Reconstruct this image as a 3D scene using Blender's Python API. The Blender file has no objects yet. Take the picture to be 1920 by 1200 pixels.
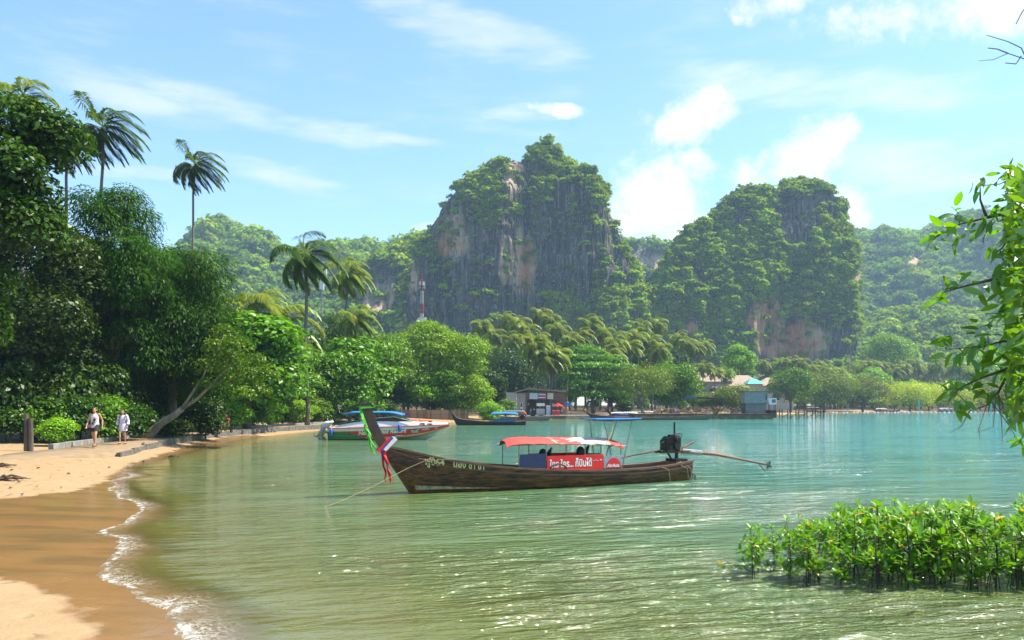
import bpy, bmesh, math, random
import numpy as np
from mathutils import Vector, Matrix
R = math.radians
SC = bpy.context.scene
COL = SC.collection
# ------------------------------------------------------------------ camera, sky, sun, exposure
F, CH, HY = 1400.0, 2.4, 760.0          # focal length in photo pixels, camera height, horizon row
SUN_AZ, SUN_EL = 80.0, 60.0             # degrees right of the view axis, degrees up
SUN_STRENGTH, SKY_STRENGTH, EXPOSURE = 5.0, 0.106, 1.20
cam = bpy.data.cameras.new('camera'); cam.sensor_width = 36; cam.lens = F / 1920 * 36
cam.shift_y = 160 / 1920; cam.clip_start = 0.1; cam.clip_end = 6000
camo = bpy.data.objects.new('camera', cam); COL.objects.link(camo)
camo.location = (0, 0, CH); camo.rotation_euler = (R(90), 0, 0); SC.camera = camo
SC.view_settings.view_transform = 'Standard'; SC.view_settings.look = 'None'
SC.view_settings.exposure = EXPOSURE; SC.view_settings.gamma = 1
SC.view_settings.use_curve_mapping = False
SC.cycles.use_denoising = True
SC.cycles.max_bounces = 5; SC.cycles.diffuse_bounces = 3; SC.cycles.transmission_bounces = 4
SC.cycles.transparent_max_bounces = 6; SC.cycles.volume_bounces = 0
SC.cycles.caustics_reflective = False; SC.cycles.caustics_refractive = False
SC.cycles.sample_clamp_indirect = 4

sl = bpy.data.lights.new('sun', 'SUN'); sl.energy = SUN_STRENGTH; sl.angle = R(0.53); sl.color = (1, .94, .82)
so = bpy.data.objects.new('sun', sl); COL.objects.link(so)
sdir = Vector((math.sin(R(SUN_AZ)) * math.cos(R(SUN_EL)), math.cos(R(SUN_AZ)) * math.cos(R(SUN_EL)), math.sin(R(SUN_EL))))
so.rotation_euler = sdir.to_track_quat('Z', 'Y').to_euler(); so.location = (30, 20, 60)

class NT:
    """tiny node-tree writer"""
    def __init__(s, tree): s.t = tree; s.n = tree.nodes; s.l = tree.links
    def new(s, typ, **kw):
        n = s.n.new(typ)
        for k, v in kw.items(): setattr(n, k, v)
        return n
    def put(s, sock, v):
        if isinstance(v, bpy.types.NodeSocket): s.l.new(v, sock)
        elif v is not None:
            try: sock.default_value = v
            except Exception: sock.default_value = (*v, 1)
    def m(s, op, a=None, b=None, c=None, clamp=False):
        n = s.new('ShaderNodeMath', operation=op); n.use_clamp = clamp
        for i, v in enumerate((a, b, c)):
            if v is not None: s.put(n.inputs[i], v)
        return n.outputs[0]
    def vm(s, op, a=None, b=None):
        n = s.new('ShaderNodeVectorMath', operation=op)
        for i, v in enumerate((a, b)):
            if v is not None: s.put(n.inputs[i], v)
        return n.outputs[0]
    def mix(s, f, a, b, blend='MIX'):
        n = s.new('ShaderNodeMix', data_type='RGBA', blend_type=blend); n.clamp_factor = True
        s.put(n.inputs[0], f); s.put(n.inputs[6], a if not isinstance(a, tuple) or len(a) == 4 else (*a, 1))
        s.put(n.inputs[7], b if not isinstance(b, tuple) or len(b) == 4 else (*b, 1)); return n.outputs[2]
    def ss(s, v, a, b):                       # smoothstep
        n = s.new('ShaderNodeMapRange', interpolation_type='SMOOTHSTEP')
        s.put(n.inputs[0], v); n.inputs[1].default_value = a; n.inputs[2].default_value = b; return n.outputs[0]
    def noise(s, vec, scale, detail=4, rough=.55, out=0, dist=0):
        n = s.new('ShaderNodeTexNoise'); s.put(n.inputs['Vector'], vec)
        n.inputs['Scale'].default_value = scale; n.inputs['Detail'].default_value = detail
        n.inputs['Roughness'].default_value = rough; n.inputs['Distortion'].default_value = dist; return n.outputs[out]
    def map(s, vec, scale, rot=(0, 0, 0)):
        n = s.new('ShaderNodeMapping'); s.put(n.inputs[0], vec); n.inputs['Scale'].default_value = scale
        n.inputs['Rotation'].default_value = rot; return n.outputs[0]
    def ramp(s, f, stops):
        n = s.new('ShaderNodeValToRGB'); s.put(n.inputs[0], f); e = n.color_ramp.elements
        while len(e) < len(stops): e.new(.5)
        for x, (p, c) in zip(e, stops): x.position = p; x.color = (*c, 1)
        return n.outputs[0]

def azel(px, py):
    az = math.atan((px - 960) / F); el = math.atan((HY - py) / F * math.cos(az)); return az, el
w = bpy.data.worlds.new('World'); SC.world = w; w.use_nodes = True
T = NT(w.node_tree); T.n.clear()
sky = T.new('ShaderNodeTexSky', sky_type='NISHITA'); sky.sun_disc = False
sky.sun_elevation = R(SUN_EL); sky.sun_rotation = R(SUN_AZ); sky.air_density = 1.15; sky.dust_density = .35; sky.ozone_density = 1.6
dirv = T.new('ShaderNodeTexCoord').outputs['Generated']
sp = T.new('ShaderNodeSeparateXYZ'); T.put(sp.inputs[0], dirv)
az = T.m('ARCTAN2', sp.outputs[0], sp.outputs[1]); el = T.m('ARCSINE', sp.outputs[2])
n1 = T.noise(dirv, 11, 9, .64, dist=.3); n2 = T.noise(dirv, 42, 7, .62)
nz = T.m('ADD', T.m('MULTIPLY', T.m('SUBTRACT', n1, .5), 2.6), T.m('MULTIPLY', T.m('SUBTRACT', n2, .5), 2.0))
def field(lst):
    acc = None
    for (px, py, rx, ry, rot) in lst:
        a0, e0 = azel(px, py); ra, re = rx / F, ry / F
        da = T.m('SUBTRACT', az, a0); de = T.m('SUBTRACT', el, e0); c, s_ = math.cos(R(rot)), math.sin(R(rot))
        u = T.m('ADD', T.m('MULTIPLY', da, c / ra), T.m('MULTIPLY', de, s_ / ra))
        v = T.m('SUBTRACT', T.m('MULTIPLY', de, c / re), T.m('MULTIPLY', da, s_ / re))
        g = T.m('SUBTRACT', 1.0, T.m('ADD', T.m('MULTIPLY', u, u), T.m('MULTIPLY', v, v)))
        acc = g if acc is None else T.m('MAXIMUM', acc, g)
    return T.m('MAXIMUM', acc, -1.5)
cumulus = field([(1265, 235, 72, 34, 0), (1310, 215, 60, 34, 0), (1340, 190, 34, 26, 0), (1490, 310, 95, 42, 10), (1545, 258, 56, 46, 0), (1420, 330, 62, 36, 0),
                 (1240, 350, 88, 62, 0), (1215, 410, 90, 60, 0), (1290, 320, 50, 32, 0), (1300, 440, 80, 34, 0), (1590, 400, 34, 44, 0),
                 (1760, 5, 210, 42, -4), (1440, 10, 70, 26, 0), (1880, 20, 90, 45, 0), (800, 432, 34, 14, 0), (1040, 205, 60, 12, -8)])
cirrus = field([(240, 180, 160, 34, -10), (420, 200, 220, 26, -8), (640, 255, 140, 26, -5), (520, 330, 130, 24, -8), (760, 262, 120, 12, -3), (1000, 212, 90, 16, 0),
                (1720, 300, 190, 50, -12), (260, 325, 120, 12, 5), (900, 60, 260, 40, -12), (1500, 160, 260, 36, -10)])
nst = T.noise(T.map(dirv, (5, 5, 26), (0, R(6), 0)), 1.6, 6, .6)
far = T.m('MULTIPLY', T.ss(T.noise(T.map(dirv, (2.2, 2.2, 5)), 1.7, 6, .6), .58, .74), T.ss(el, R(30), R(42)))   # the same fair weather goes on overhead and behind
veil = T.m('MULTIPLY', T.ss(nst, .48, .8), .20)
cum = T.m('MULTIPLY', T.ss(T.m('ADD', cumulus, T.m('MULTIPLY', nz, 1.55)), -.45, 1.25), .90)
cir = T.m('MULTIPLY', T.ss(T.m('ADD', cirrus, T.m('MULTIPLY', T.m('SUBTRACT', nst, .45), 4.2)), -.1, 1.7), .50)
cl = T.m('MAXIMUM', T.m('MAXIMUM', cum, cir), T.m('MAXIMUM', T.m('MULTIPLY', far, .55), veil))
tint = T.mix(1.0, sky.outputs[0], (.88, 1.04, 1.12, 1), 'MULTIPLY')
ccol = T.mix(T.ss(n1, .35, .62), (4.1, 4.3, 4.8, 1), (5.2, 5.1, 5.1, 1))
w.cycles.sampling_method = 'MANUAL'; w.cycles.sample_map_resolution = 512
bg = T.new('ShaderNodeBackground'); T.put(bg.inputs[0], T.mix(cl, tint, ccol)); bg.inputs[1].default_value = SKY_STRENGTH
T.l.new(bg.outputs[0], T.new('ShaderNodeOutputWorld').inputs[0])

# ------------------------------------------------------------------ helpers
def P(px, py, D): return Vector(((px - 960) / F * D, D, CH - (py - HY) / F * D))
def G(px, py, z=0.0): D = F * (CH - z) / (py - HY); return Vector(((px - 960) / F * D, D, z))
def tag(o, label=None, cat=None, group=None, kind=None):
    if label: o['label'] = label
    if cat: o['category'] = cat
    if group: o['group'] = group
    if kind: o['kind'] = kind
    return o
def link(name, me, parent=None, loc=None, rot=None, scale=None):
    o = bpy.data.objects.new(name, me); COL.objects.link(o)
    if parent is not None: o.parent = parent
    if loc is not None: o.location = loc
    if rot is not None: o.rotation_euler = rot
    if scale is not None: o.scale = scale
    return o
def empty(name, loc=(0, 0, 0), rz=0.0, scale=None, parent=None):
    o = link(name, None, parent, loc, (0, 0, rz), scale); o.empty_display_size = .2; return o
def npmesh(name, V, Q, mats=(), attrs=None, smooth=False, mi=None):
    V = np.asarray(V, np.float32); Q = np.asarray(Q, np.int32); k = Q.shape[1]
    me = bpy.data.meshes.new(name); me.vertices.add(len(V)); me.vertices.foreach_set('co', V.ravel())
    me.loops.add(Q.size); me.loops.foreach_set('vertex_index', Q.ravel())
    me.polygons.add(len(Q)); me.polygons.foreach_set('loop_start', np.arange(0, Q.size, k, dtype=np.int32))
    if smooth: me.polygons.foreach_set('use_smooth', np.ones(len(Q), bool))
    if mi is not None: me.polygons.foreach_set('material_index', np.asarray(mi, np.int32))
    for n, a in (attrs or {}).items():
        at = me.attributes.new(n, 'FLOAT', 'POINT'); at.data.foreach_set('value', np.asarray(a, np.float32))
    for m_ in mats: me.materials.append(m_)
    me.update(calc_edges=True); return me
def gridquads(nu, nv, wrap=False):
    a = np.arange(nu * nv).reshape(nv, nu)
    if wrap: a = np.concatenate([a, a[:, :1]], 1)
    return np.stack([a[:-1, :-1], a[:-1, 1:], a[1:, 1:], a[1:, :-1]], -1).reshape(-1, 4)
class MB:
    """collects simple shapes into ONE mesh"""
    def __init__(s): s.v = []; s.f = []; s.mi = []
    def add(s, V, Fc, m=0):
        o = len(s.v); s.v += [tuple(x) for x in V]; s.f += [tuple(i + o for i in f) for f in Fc]; s.mi += [m] * len(Fc)
    def box(s, c, d, rz=0, m=0, ry=0, rx=0):
        M = Matrix.Translation(c) @ Matrix.Rotation(rz, 4, 'Z') @ Matrix.Rotation(ry, 4, 'Y') @ Matrix.Rotation(rx, 4, 'X')
        V = [M @ Vector((x * d[0] / 2, y * d[1] / 2, z * d[2] / 2)) for x in (-1, 1) for y in (-1, 1) for z in (-1, 1)]
        s.add(V, [(0, 1, 3, 2), (4, 6, 7, 5), (0, 4, 5, 1), (2, 3, 7, 6), (0, 2, 6, 4), (1, 5, 7, 3)], m); return s
    def tube(s, pts, r, n=6, m=0, cap=True):
        pts = [Vector(p) for p in pts]; rr = r if isinstance(r, (list, tuple)) else [r] * len(pts); V = []
        for i, p in enumerate(pts):
            t = (pts[min(i + 1, len(pts) - 1)] - pts[max(i - 1, 0)]).normalized()
            a = t.cross(Vector((0, 0, 1)) if abs(t.z) < .95 else Vector((1, 0, 0))).normalized(); b = t.cross(a)
            V += [p + (a * math.cos(2 * math.pi * k / n) + b * math.sin(2 * math.pi * k / n)) * rr[i] for k in range(n)]
        Fc = [(i * n + k, i * n + (k + 1) % n, (i + 1) * n + (k + 1) % n, (i + 1) * n + k) for i in range(len(pts) - 1) for k in range(n)]
        if cap: Fc += [tuple(reversed(range(n))), tuple((len(pts) - 1) * n + k for k in range(n))]
        s.add(V, Fc, m); return s
    def ell(s, c, r, nu=10, nv=6, m=0, rot=None):
        V = []; c = Vector(c)
        for j in range(nv + 1):
            ph = math.pi * j / nv
            for i in range(nu):
                th = 2 * math.pi * i / nu; q = Vector((r[0] * math.sin(ph) * math.cos(th), r[1] * math.sin(ph) * math.sin(th), r[2] * math.cos(ph)))
                V.append(c + (rot @ q if rot else q))
        s.add(V, [(j * nu + i, (j + 1) * nu + i, (j + 1) * nu + (i + 1) % nu, j * nu + (i + 1) % nu) for j in range(nv) for i in range(nu)], m); return s
    def prism(s, poly, z0, z1, m=0, axis='z'):
        n = len(poly); f = {'z': lambda p, h: (p[0], p[1], h), 'y': lambda p, h: (p[0], h, p[1]), 'x': lambda p, h: (h, p[0], p[1])}[axis]
        s.add([f(p, z0) for p in poly] + [f(p, z1) for p in poly],
              [tuple(range(n)), tuple(n + i for i in reversed(range(n)))] + [(i, i + n, (i + 1) % n + n, (i + 1) % n) for i in range(n)], m); return s
    def mesh(s, name, *mats, smooth=False):
        me = bpy.data.meshes.new(name); me.from_pydata(s.v, [], s.f); me.polygons.foreach_set('material_index', s.mi)
        if smooth: me.polygons.foreach_set('use_smooth', [True] * len(s.f))
        for m_ in mats: me.materials.append(m_)
        bm = bmesh.new(); bm.from_mesh(me); bmesh.ops.recalc_face_normals(bm, faces=bm.faces[:]); bm.to_mesh(me); bm.free()
        me.update(); return me
    def build(s, name, mats, parent=None, smooth=False, **kw):
        mats = mats if isinstance(mats, (list, tuple)) else [mats]
        return link(name, s.mesh(name, *mats, smooth=smooth), parent, **kw)
def vhash(i):
    i = i.astype(np.int64); n = (i[..., 0] * 374761393 + i[..., 1] * 668265263 + i[..., 2] * 2147483647) & 0x7fffffff
    n = ((n ^ (n >> 13)) * 1274126177) & 0x7fffffff; return ((n ^ (n >> 16)) & 0xffff) / 65535.0
def vnoise(p):
    p = np.asarray(p, float); i = np.floor(p); f = p - i; f = f * f * (3 - 2 * f); out = 0
    for dx in (0, 1):
        for dy in (0, 1):
            for dz in (0, 1):
                wgt = (f[..., 0] if dx else 1 - f[..., 0]) * (f[..., 1] if dy else 1 - f[..., 1]) * (f[..., 2] if dz else 1 - f[..., 2])
                out = out + wgt * vhash(i + np.array([dx, dy, dz]))
    return out
def fbm(p, o=4):
    p = np.asarray(p, float); s = 0; a = .5
    for _ in range(o): s = s + a * vnoise(p); p = p * 2.03 + 17.1; a *= .5
    return s / (1 - .5 ** o)

# ------------------------------------------------------------------ materials
MATS = {}
def mat(name, col, rough=.6, metal=0.0, var=.25, nscale=6.0, bump=.0, col2=None, coat=0.0, stretch=(1, 1, 1), spec=.5):
    if name in MATS: return MATS[name]
    m_ = bpy.data.materials.new(name); m_.use_nodes = True; t = NT(m_.node_tree); b = t.n['Principled BSDF']
    tc = t.map(t.new('ShaderNodeTexCoord').outputs['Object'], stretch)
    nn = t.noise(tc, nscale, 5, .6); c2 = col2 or tuple(c * (1 - var) for c in col)
    t.put(b.inputs['Base Color'], t.mix(t.ss(nn, .38, .66), c2, col))
    b.inputs['Metallic'].default_value = metal; b.inputs['Specular IOR Level'].default_value = spec
    t.put(b.inputs['Roughness'], t.m('ADD', t.m('MULTIPLY', t.noise(tc, nscale * 3, 3), .2), rough - .1)); b.inputs['Coat Weight'].default_value = coat
    if bump:
        bn = t.new('ShaderNodeBump'); bn.inputs['Strength'].default_value = bump; bn.inputs['Distance'].default_value = .02
        t.put(bn.inputs['Height'], t.noise(tc, nscale * 4, 5, .65)); t.l.new(bn.outputs[0], b.inputs['Normal'])
    MATS[name] = m_; return m_
def leafmat(name, dark, light, trans=.35, hue=.0, gloss=.025, wn=0.0, tcol=(1.3, 1.25, .3), osc=.22):
    """leaf surface: colour differs from leaf to leaf, clump to clump and tree to tree; light passes through"""
    if name in MATS: return MATS[name]
    m_ = bpy.data.materials.new(name); m_.use_nodes = True; t = NT(m_.node_tree); t.n.clear()
    at = t.new('ShaderNodeAttribute', attribute_name='rnd').outputs['Fac']
    oi = t.new('ShaderNodeObjectInfo').outputs['Random']
    nn = t.noise(t.new('ShaderNodeTexCoord').outputs['Object'], osc, 3)
    f = t.m('ADD', t.m('MULTIPLY', at, .55), t.m('ADD', t.m('MULTIPLY', t.ss(nn, .3, .7), .3), t.m('MULTIPLY', oi, .35)))
    if wn: f = t.m('ADD', f, t.m('MULTIPLY', t.m('SUBTRACT', t.noise(t.new('ShaderNodeNewGeometry').outputs['Position'], wn, 4, .6), .5), 1.6))
    c = t.mix(t.m('SUBTRACT', f, .08, clamp=True), dark, light)
    hs = t.new('ShaderNodeHueSaturation'); t.put(hs.inputs['Color'], c)
    t.put(hs.inputs['Hue'], t.m('ADD', .5 + hue - .018, t.m('MULTIPLY', oi, .03))); c = hs.outputs[0]
    d = t.new('ShaderNodeBsdfDiffuse'); t.put(d.inputs[0], c)
    tr = t.new('ShaderNodeBsdfTranslucent'); t.put(tr.inputs[0], t.mix(1.0, c, (*tcol, 1), 'MULTIPLY'))
    g = t.new('ShaderNodeBsdfGlossy'); g.inputs['Roughness'].default_value = .42; g.inputs[0].default_value = (.8, .85, .8, 1)
    s1 = t.new('ShaderNodeMixShader'); s1.inputs[0].default_value = trans; t.l.new(d.outputs[0], s1.inputs[1]); t.l.new(tr.outputs[0], s1.inputs[2])
    s2 = t.new('ShaderNodeMixShader'); s2.inputs[0].default_value = gloss; t.l.new(s1.outputs[0], s2.inputs[1]); t.l.new(g.outputs[0], s2.inputs[2])
    t.l.new(s2.outputs[0], t.new('ShaderNodeOutputMaterial').inputs[0]); MATS[name] = m_; return m_
BARK = mat('bark', (.16, .12, .085), .9, var=.5, nscale=5, bump=.6, stretch=(1, 1, .25))
PALEBARK = mat('pale_bark', (.30, .25, .19), .9, var=.4, nscale=5, bump=.5, stretch=(1, 1, .3))
PALMBARK = mat('palm_bark', (.22, .18, .14), .9, var=.4, nscale=9, bump=.5, stretch=(.4, .4, 2.5))
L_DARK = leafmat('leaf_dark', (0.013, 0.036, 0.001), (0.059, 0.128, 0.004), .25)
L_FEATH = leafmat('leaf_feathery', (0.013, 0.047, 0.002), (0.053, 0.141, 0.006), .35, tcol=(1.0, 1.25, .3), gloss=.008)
L_MID = leafmat('leaf_mid', (0.034, 0.085, 0.002), (0.156, 0.317, 0.006), .30)
L_LIME = leafmat('leaf_lime', (0.059, 0.146, 0.002), (0.308, 0.575, 0.007), .32)
L_OLIVE = leafmat('leaf_olive', (0.057, 0.091, 0.006), (0.196, 0.251, 0.017), .35)
L_YELL = leafmat('leaf_yellow', (0.190, 0.304, 0.007), (0.552, 0.660, 0.020), .42)
L_PALM = leafmat('leaf_palm', (0.092, 0.139, 0.012), (0.301, 0.369, 0.030), .35, gloss=.03)
L_PALMD = leafmat('leaf_palm_dark', (0.035, 0.082, 0.011), (0.110, 0.179, 0.019), .30, gloss=.03)
L_KARST = leafmat('leaf_karst', (0.038, 0.091, 0.002), (0.367, 0.517, 0.010), .30, gloss=0, osc=.6, wn=.05)
L_KARST2 = leafmat('leaf_karst_far', (0.044, 0.107, 0.007), (0.237, 0.367, 0.018), .30, gloss=0, osc=.6, wn=.05)
L_DEAD = leafmat('leaf_palm_dead', (.16, .095, .030), (.30, .20, .075), .25)
L_NEAR = leafmat('leaf_overhanging', (0.058, 0.190, 0.003), (0.175, 0.417, 0.007), .50, gloss=.08, osc=3)
L_MANG = leafmat('leaf_mangrove', (0.071, 0.203, 0.005), (0.196, 0.406, 0.008), .42, gloss=.04, osc=2)
L_MANGO = leafmat('leaf_mangrove_old', (0.548, 0.276, 0.010), (0.783, 0.551, 0.019), .40, gloss=.10, osc=2)
# ------------------------------------------------------------------ ground, sand, water
SHORE = [(-3.2, 7.7), (-4.95, 9.9), (-6.2, 11.6), (-7.4, 13.4), (-8.1, 16.0), (-10.2, 19.5), (-12.3, 23.2), (-14.6, 28.0), (-16.2, 33.5), (-17.2, 39.0), (-19.0, 48.0), (-19.6, 58.0), (-18.8, 70.0),
         (-18.0, 80), (-15.5, 93), (-9.5, 104), (-1, 118), (6, 131), (20, 146), (41, 166), (64, 186), (95, 235), (108, 262), (136, 280), (192, 282), (290, 285), (420, 300), (900, 320),
         (1600, 330), (1600, -40), (60, -12), (22, -1), (13, 3.5), (9, 5.0), (6.2, 4.2), (3.5, 3.2), (0, 4.0), (-1.7, 5.6)]
def polysd(X, Y, poly):
    """signed distance to a closed outline, positive inside"""
    X = np.asarray(X, float); Y = np.asarray(Y, float); d = np.full(X.shape, 1e9); ins = np.zeros(X.shape, bool); n = len(poly)
    for i in range(n):
        (x0, y0), (x1, y1) = poly[i], poly[(i + 1) % n]; ex, ey = x1 - x0, y1 - y0
        t = np.clip(((X - x0) * ex + (Y - y0) * ey) / (ex * ex + ey * ey), 0, 1)
        d = np.minimum(d, np.hypot(X - x0 - t * ex, Y - y0 - t * ey))
        if y0 != y1: ins ^= ((y0 > Y) != (y1 > Y)) & (X < (x1 - x0) * (Y - y0) / (y1 - y0) + x0)
    return np.where(ins, d, -d)
def smoothpoly(p, it=2):
    for _ in range(it):
        q = []
        for i in range(len(p)):
            a, b = p[i], p[(i + 1) % len(p)]; q += [(.75 * a[0] + .25 * b[0], .75 * a[1] + .25 * b[1]), (.25 * a[0] + .75 * b[0], .25 * a[1] + .75 * b[1])]
        p = q
    return p
SHORES = smoothpoly(SHORE, 1)
def gz(X, Y, sd=None):
    """ground height"""
    X = np.asarray(X, float); Y = np.asarray(Y, float)
    if sd is None: sd = polysd(X, Y, SHORES)
    wob = (fbm(np.stack([X * .55, Y * .55, X * 0], -1), 3) - .5) * 1.3 * np.clip(1.5 - np.abs(Y - 14) / 25, 0, 1)
    sd = sd + wob
    d = np.maximum(-sd, 0); k = np.clip((Y - 6) / 24, .30, 1)
    z = np.where(d < 2, .12 * d, .24 + .06 * (d - 2)); z = np.minimum(z, .62) * k + np.clip((d - 9) * .02, 0, 1.6)
    return np.where(sd > 0, -np.minimum(.10 * sd, 1.6), z)
WET = smoothpoly([(-3.9, 4.6), (-4.0, 7.2), (-4.9, 8.5), (-5.95, 9.55), (-7.3, 10.3), (-9.0, 11.0), (-12.5, 12.2), (-16, 14), (-16, 17), (-12.3, 17.6), (-11.9, 20.3), (-12.6, 22.9), (-13.6, 25.5), (-15.2, 29), (-17.0, 36), (-18.4, 42), (-19.6, 48),
                  (-21.5, 58), (-15, 60), (-12, 40), (-5, 20), (1, 10), (-1, 5)], 2)
def axis(parts):
    out = []
    for a, b, n in parts: out += list(np.linspace(a, b, n, endpoint=False))
    return np.array(out + [parts[-1][1]])
def sheet(xs, ys, zf):
    X, Y = np.meshgrid(xs, ys); Z = zf(X, Y); return np.stack([X, Y, Z], -1).reshape(-1, 3), gridquads(len(xs), len(ys))
xs = axis([(-1500, -100, 24), (-100, -32, 34), (-32, 10, 150), (10, 40, 30), (40, 300, 60), (300, 1500, 18)])
ys = axis([(-60, 2, 16), (2, 50, 170), (50, 120, 70), (120, 330, 60), (330, 1450, 30)])
V, Q = sheet(xs, ys, gz); sd = polysd(V[:, 0], V[:, 1], SHORES); wet = polysd(V[:, 0], V[:, 1], WET)
m_ = bpy.data.materials.new('sand_ground'); m_.use_nodes = True; t = NT(m_.node_tree); b = t.n['Principled BSDF']
pos = t.new('ShaderNodeNewGeometry').outputs['Position']
wa = t.new('ShaderNodeAttribute', attribute_name='wet').outputs['Fac']; ia = t.new('ShaderNodeAttribute', attribute_name='inland').outputs['Fac']
nb = t.noise(pos, 1.3, 5, .6); nf = t.noise(pos, 14, 6, .7); nvf = t.noise(pos, 70, 3, .7)
wet_m = t.ss(t.m('ADD', wa, t.m('MULTIPLY', t.m('SUBTRACT', nb, .5), 1.1)), -.14, .16)
dry = t.mix(nf, (.285, .190, .095), (.36, .25, .138)); dry = t.mix(t.ss(nb, .3, .7), dry, t.mix(1, dry, (.93, .90, .86, 1), 'MULTIPLY'))
spk = t.ss(nvf, .70, .78)
dry = t.mix(t.m('MULTIPLY', spk, .5), dry, (.25, .16, .09))
wetc = t.mix(nf, (.205, .106, .034), (.27, .148, .054)); wetc = t.mix(t.ss(t.noise(t.map(pos, (.5, 1.6, 1)), .9, 4), .4, .65), wetc, (.165, .098, .036))
shell = t.ss(t.noise(pos, 26, 2, .5), .745, .775); wetc = t.mix(t.m('MULTIPLY', shell, .7), wetc, (.62, .50, .34))
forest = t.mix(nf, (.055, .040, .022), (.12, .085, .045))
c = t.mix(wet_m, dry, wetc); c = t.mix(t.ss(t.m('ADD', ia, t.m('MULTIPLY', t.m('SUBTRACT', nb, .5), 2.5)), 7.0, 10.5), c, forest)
t.put(b.inputs['Base Color'], c); t.put(b.inputs['Roughness'], t.m('SUBTRACT', .95, t.m('MULTIPLY', wet_m, t.m('ADD', .66, t.m('MULTIPLY', nb, .16)))))
t.put(b.inputs['Specular IOR Level'], t.m('ADD', .2, t.m('MULTIPLY', wet_m, .6)))
bp = t.new('ShaderNodeBump'); bp.inputs['Distance'].default_value = .07; t.put(bp.inputs['Strength'], t.m('SUBTRACT', .65, t.m('MULTIPLY', wet_m, .60)))
fpv = t.new('ShaderNodeTexVoronoi'); fpv.inputs['Scale'].default_value = 1.9; t.put(fpv.inputs['Vector'], t.vm('ADD', pos, t.vm('MULTIPLY', t.noise(pos, 2, 3, .6, out=1), (.35, .35, 0))))   # trodden hollows
t.put(bp.inputs['Height'], t.m('ADD', t.m('MULTIPLY', t.noise(pos, 4.5, 4, .6), .8), t.m('ADD', t.m('MULTIPLY', t.ss(fpv.outputs[0], .05, .3), 1.5), t.m('MULTIPLY', nf, .4)))); t.l.new(bp.outputs[0], b.inputs['Normal'])
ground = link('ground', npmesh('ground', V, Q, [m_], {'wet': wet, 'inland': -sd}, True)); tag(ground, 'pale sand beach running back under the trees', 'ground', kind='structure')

xs = axis([(-40, -18, 30), (-18, 12, 120), (12, 60, 50), (60, 300, 50), (300, 1480, 20)]); ys = axis([(-45, 2, 16), (2, 45, 150), (45, 140, 80), (140, 345, 60)])
V, Q = sheet(xs, ys, lambda X, Y: X * 0.0); sd = polysd(V[:, 0], V[:, 1], SHORES)
keep = (sd[Q] > -3.2).any(1); Q = Q[keep]; used = np.unique(Q); rm = np.full(len(V), -1); rm[used] = np.arange(len(used)); V, Q, sd = V[used], rm[Q], sd[used]
dep = -gz(V[:, 0], V[:, 1], sd)
m_ = bpy.data.materials.new('sea_water'); m_.use_nodes = True; t = NT(m_.node_tree); t.n.clear()
pos = t.new('ShaderNodeNewGeometry').outputs['Position']
sa = t.new('ShaderNodeAttribute', attribute_name='offshore').outputs['Fac']; da = t.new('ShaderNodeAttribute', attribute_name='depth').outputs['Fac']
n1 = t.noise(pos, .12, 4, .6); n2 = t.noise(pos, 2.4, 5, .62)
s_ = t.m('ADD', sa, t.m('MULTIPLY', t.m('SUBTRACT', n1, .5), 5))
lg = t.m('DIVIDE', t.m('LOGARITHM', t.m('ADD', t.m('MAXIMUM', s_, 0), 1), 2.718), 4.6)
wc = t.ramp(lg, [(0, (.135, .118, .034)), (.22, (.118, .122, .028)), (.42, (.095, .135, .034)), (.62, (.056, .145, .070)), (.80, (.036, .195, .150)), (1, (.032, .245, .230))])
mp = t.map(pos, (1, 1, 1), (0, 0, R(-12)))
h1 = t.noise(t.map(mp, (1.5, 4.6, 1)), 1.0, 4, .55, dist=.4); h2 = t.noise(t.map(mp, (.33, .95, 1)), 1.0, 3, .5); h3 = t.noise(t.map(mp, (4.5, 10, 1)), 1.0, 3, .6)
hh = t.m('ADD', t.m('MULTIPLY', h1, .5), t.m('ADD', t.m('MULTIPLY', h2, 1.05), t.m('MULTIPLY', h3, .07)))
calm = t.ss(t.noise(t.map(pos, (.05, .16, 1)), 1.0, 3, .55), .34, .62)
bp = t.new('ShaderNodeBump'); bp.inputs['Distance'].default_value = .80; t.put(bp.inputs['Height'], hh)
t.put(bp.inputs['Strength'], t.m('MULTIPLY', t.m('ADD', .22, t.m('MULTIPLY', calm, .78)), t.ss(sa, -.2, 3.5)))
b = t.new('ShaderNodeBsdfPrincipled'); t.put(b.inputs['Base Color'], wc); b.inputs['Roughness'].default_value = .05; b.inputs['IOR'].default_value = 1.60
t.l.new(bp.outputs[0], b.inputs['Normal'])
foam_n = t.m('MULTIPLY', t.noise(pos, 7, 7, .75, dist=.8), t.m('ADD', .55, t.m('MULTIPLY', t.noise(pos, 34, 4, .7), .9)))
sx = t.new('ShaderNodeSeparateXYZ'); t.l.new(pos, sx.inputs[0])
vor = t.new('ShaderNodeTexVoronoi', feature='DISTANCE_TO_EDGE'); vor.inputs['Scale'].default_value = 11; t.put(vor.inputs['Vector'], t.vm('ADD', pos, t.vm('MULTIPLY', t.noise(pos, 3, 4, .6, out=1), (.5, .5, 0))))
lap = t.m('MULTIPLY', t.ss(da, .062, .004), t.ss(sx.outputs[1], 40, 24))
patch = t.m('ADD', .25, t.m('MULTIPLY', t.ss(t.noise(pos, .8, 3, .5), .36, .60), .75))
lace = t.m('MAXIMUM', t.ss(vor.outputs[0], .09, .015), t.ss(t.m('ADD', foam_n, t.m('MULTIPLY', lap, .15)), .54, .84))
fo = t.m('MULTIPLY', t.m('MULTIPLY', t.m('MULTIPLY', lap, patch), lace), .62)
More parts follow.
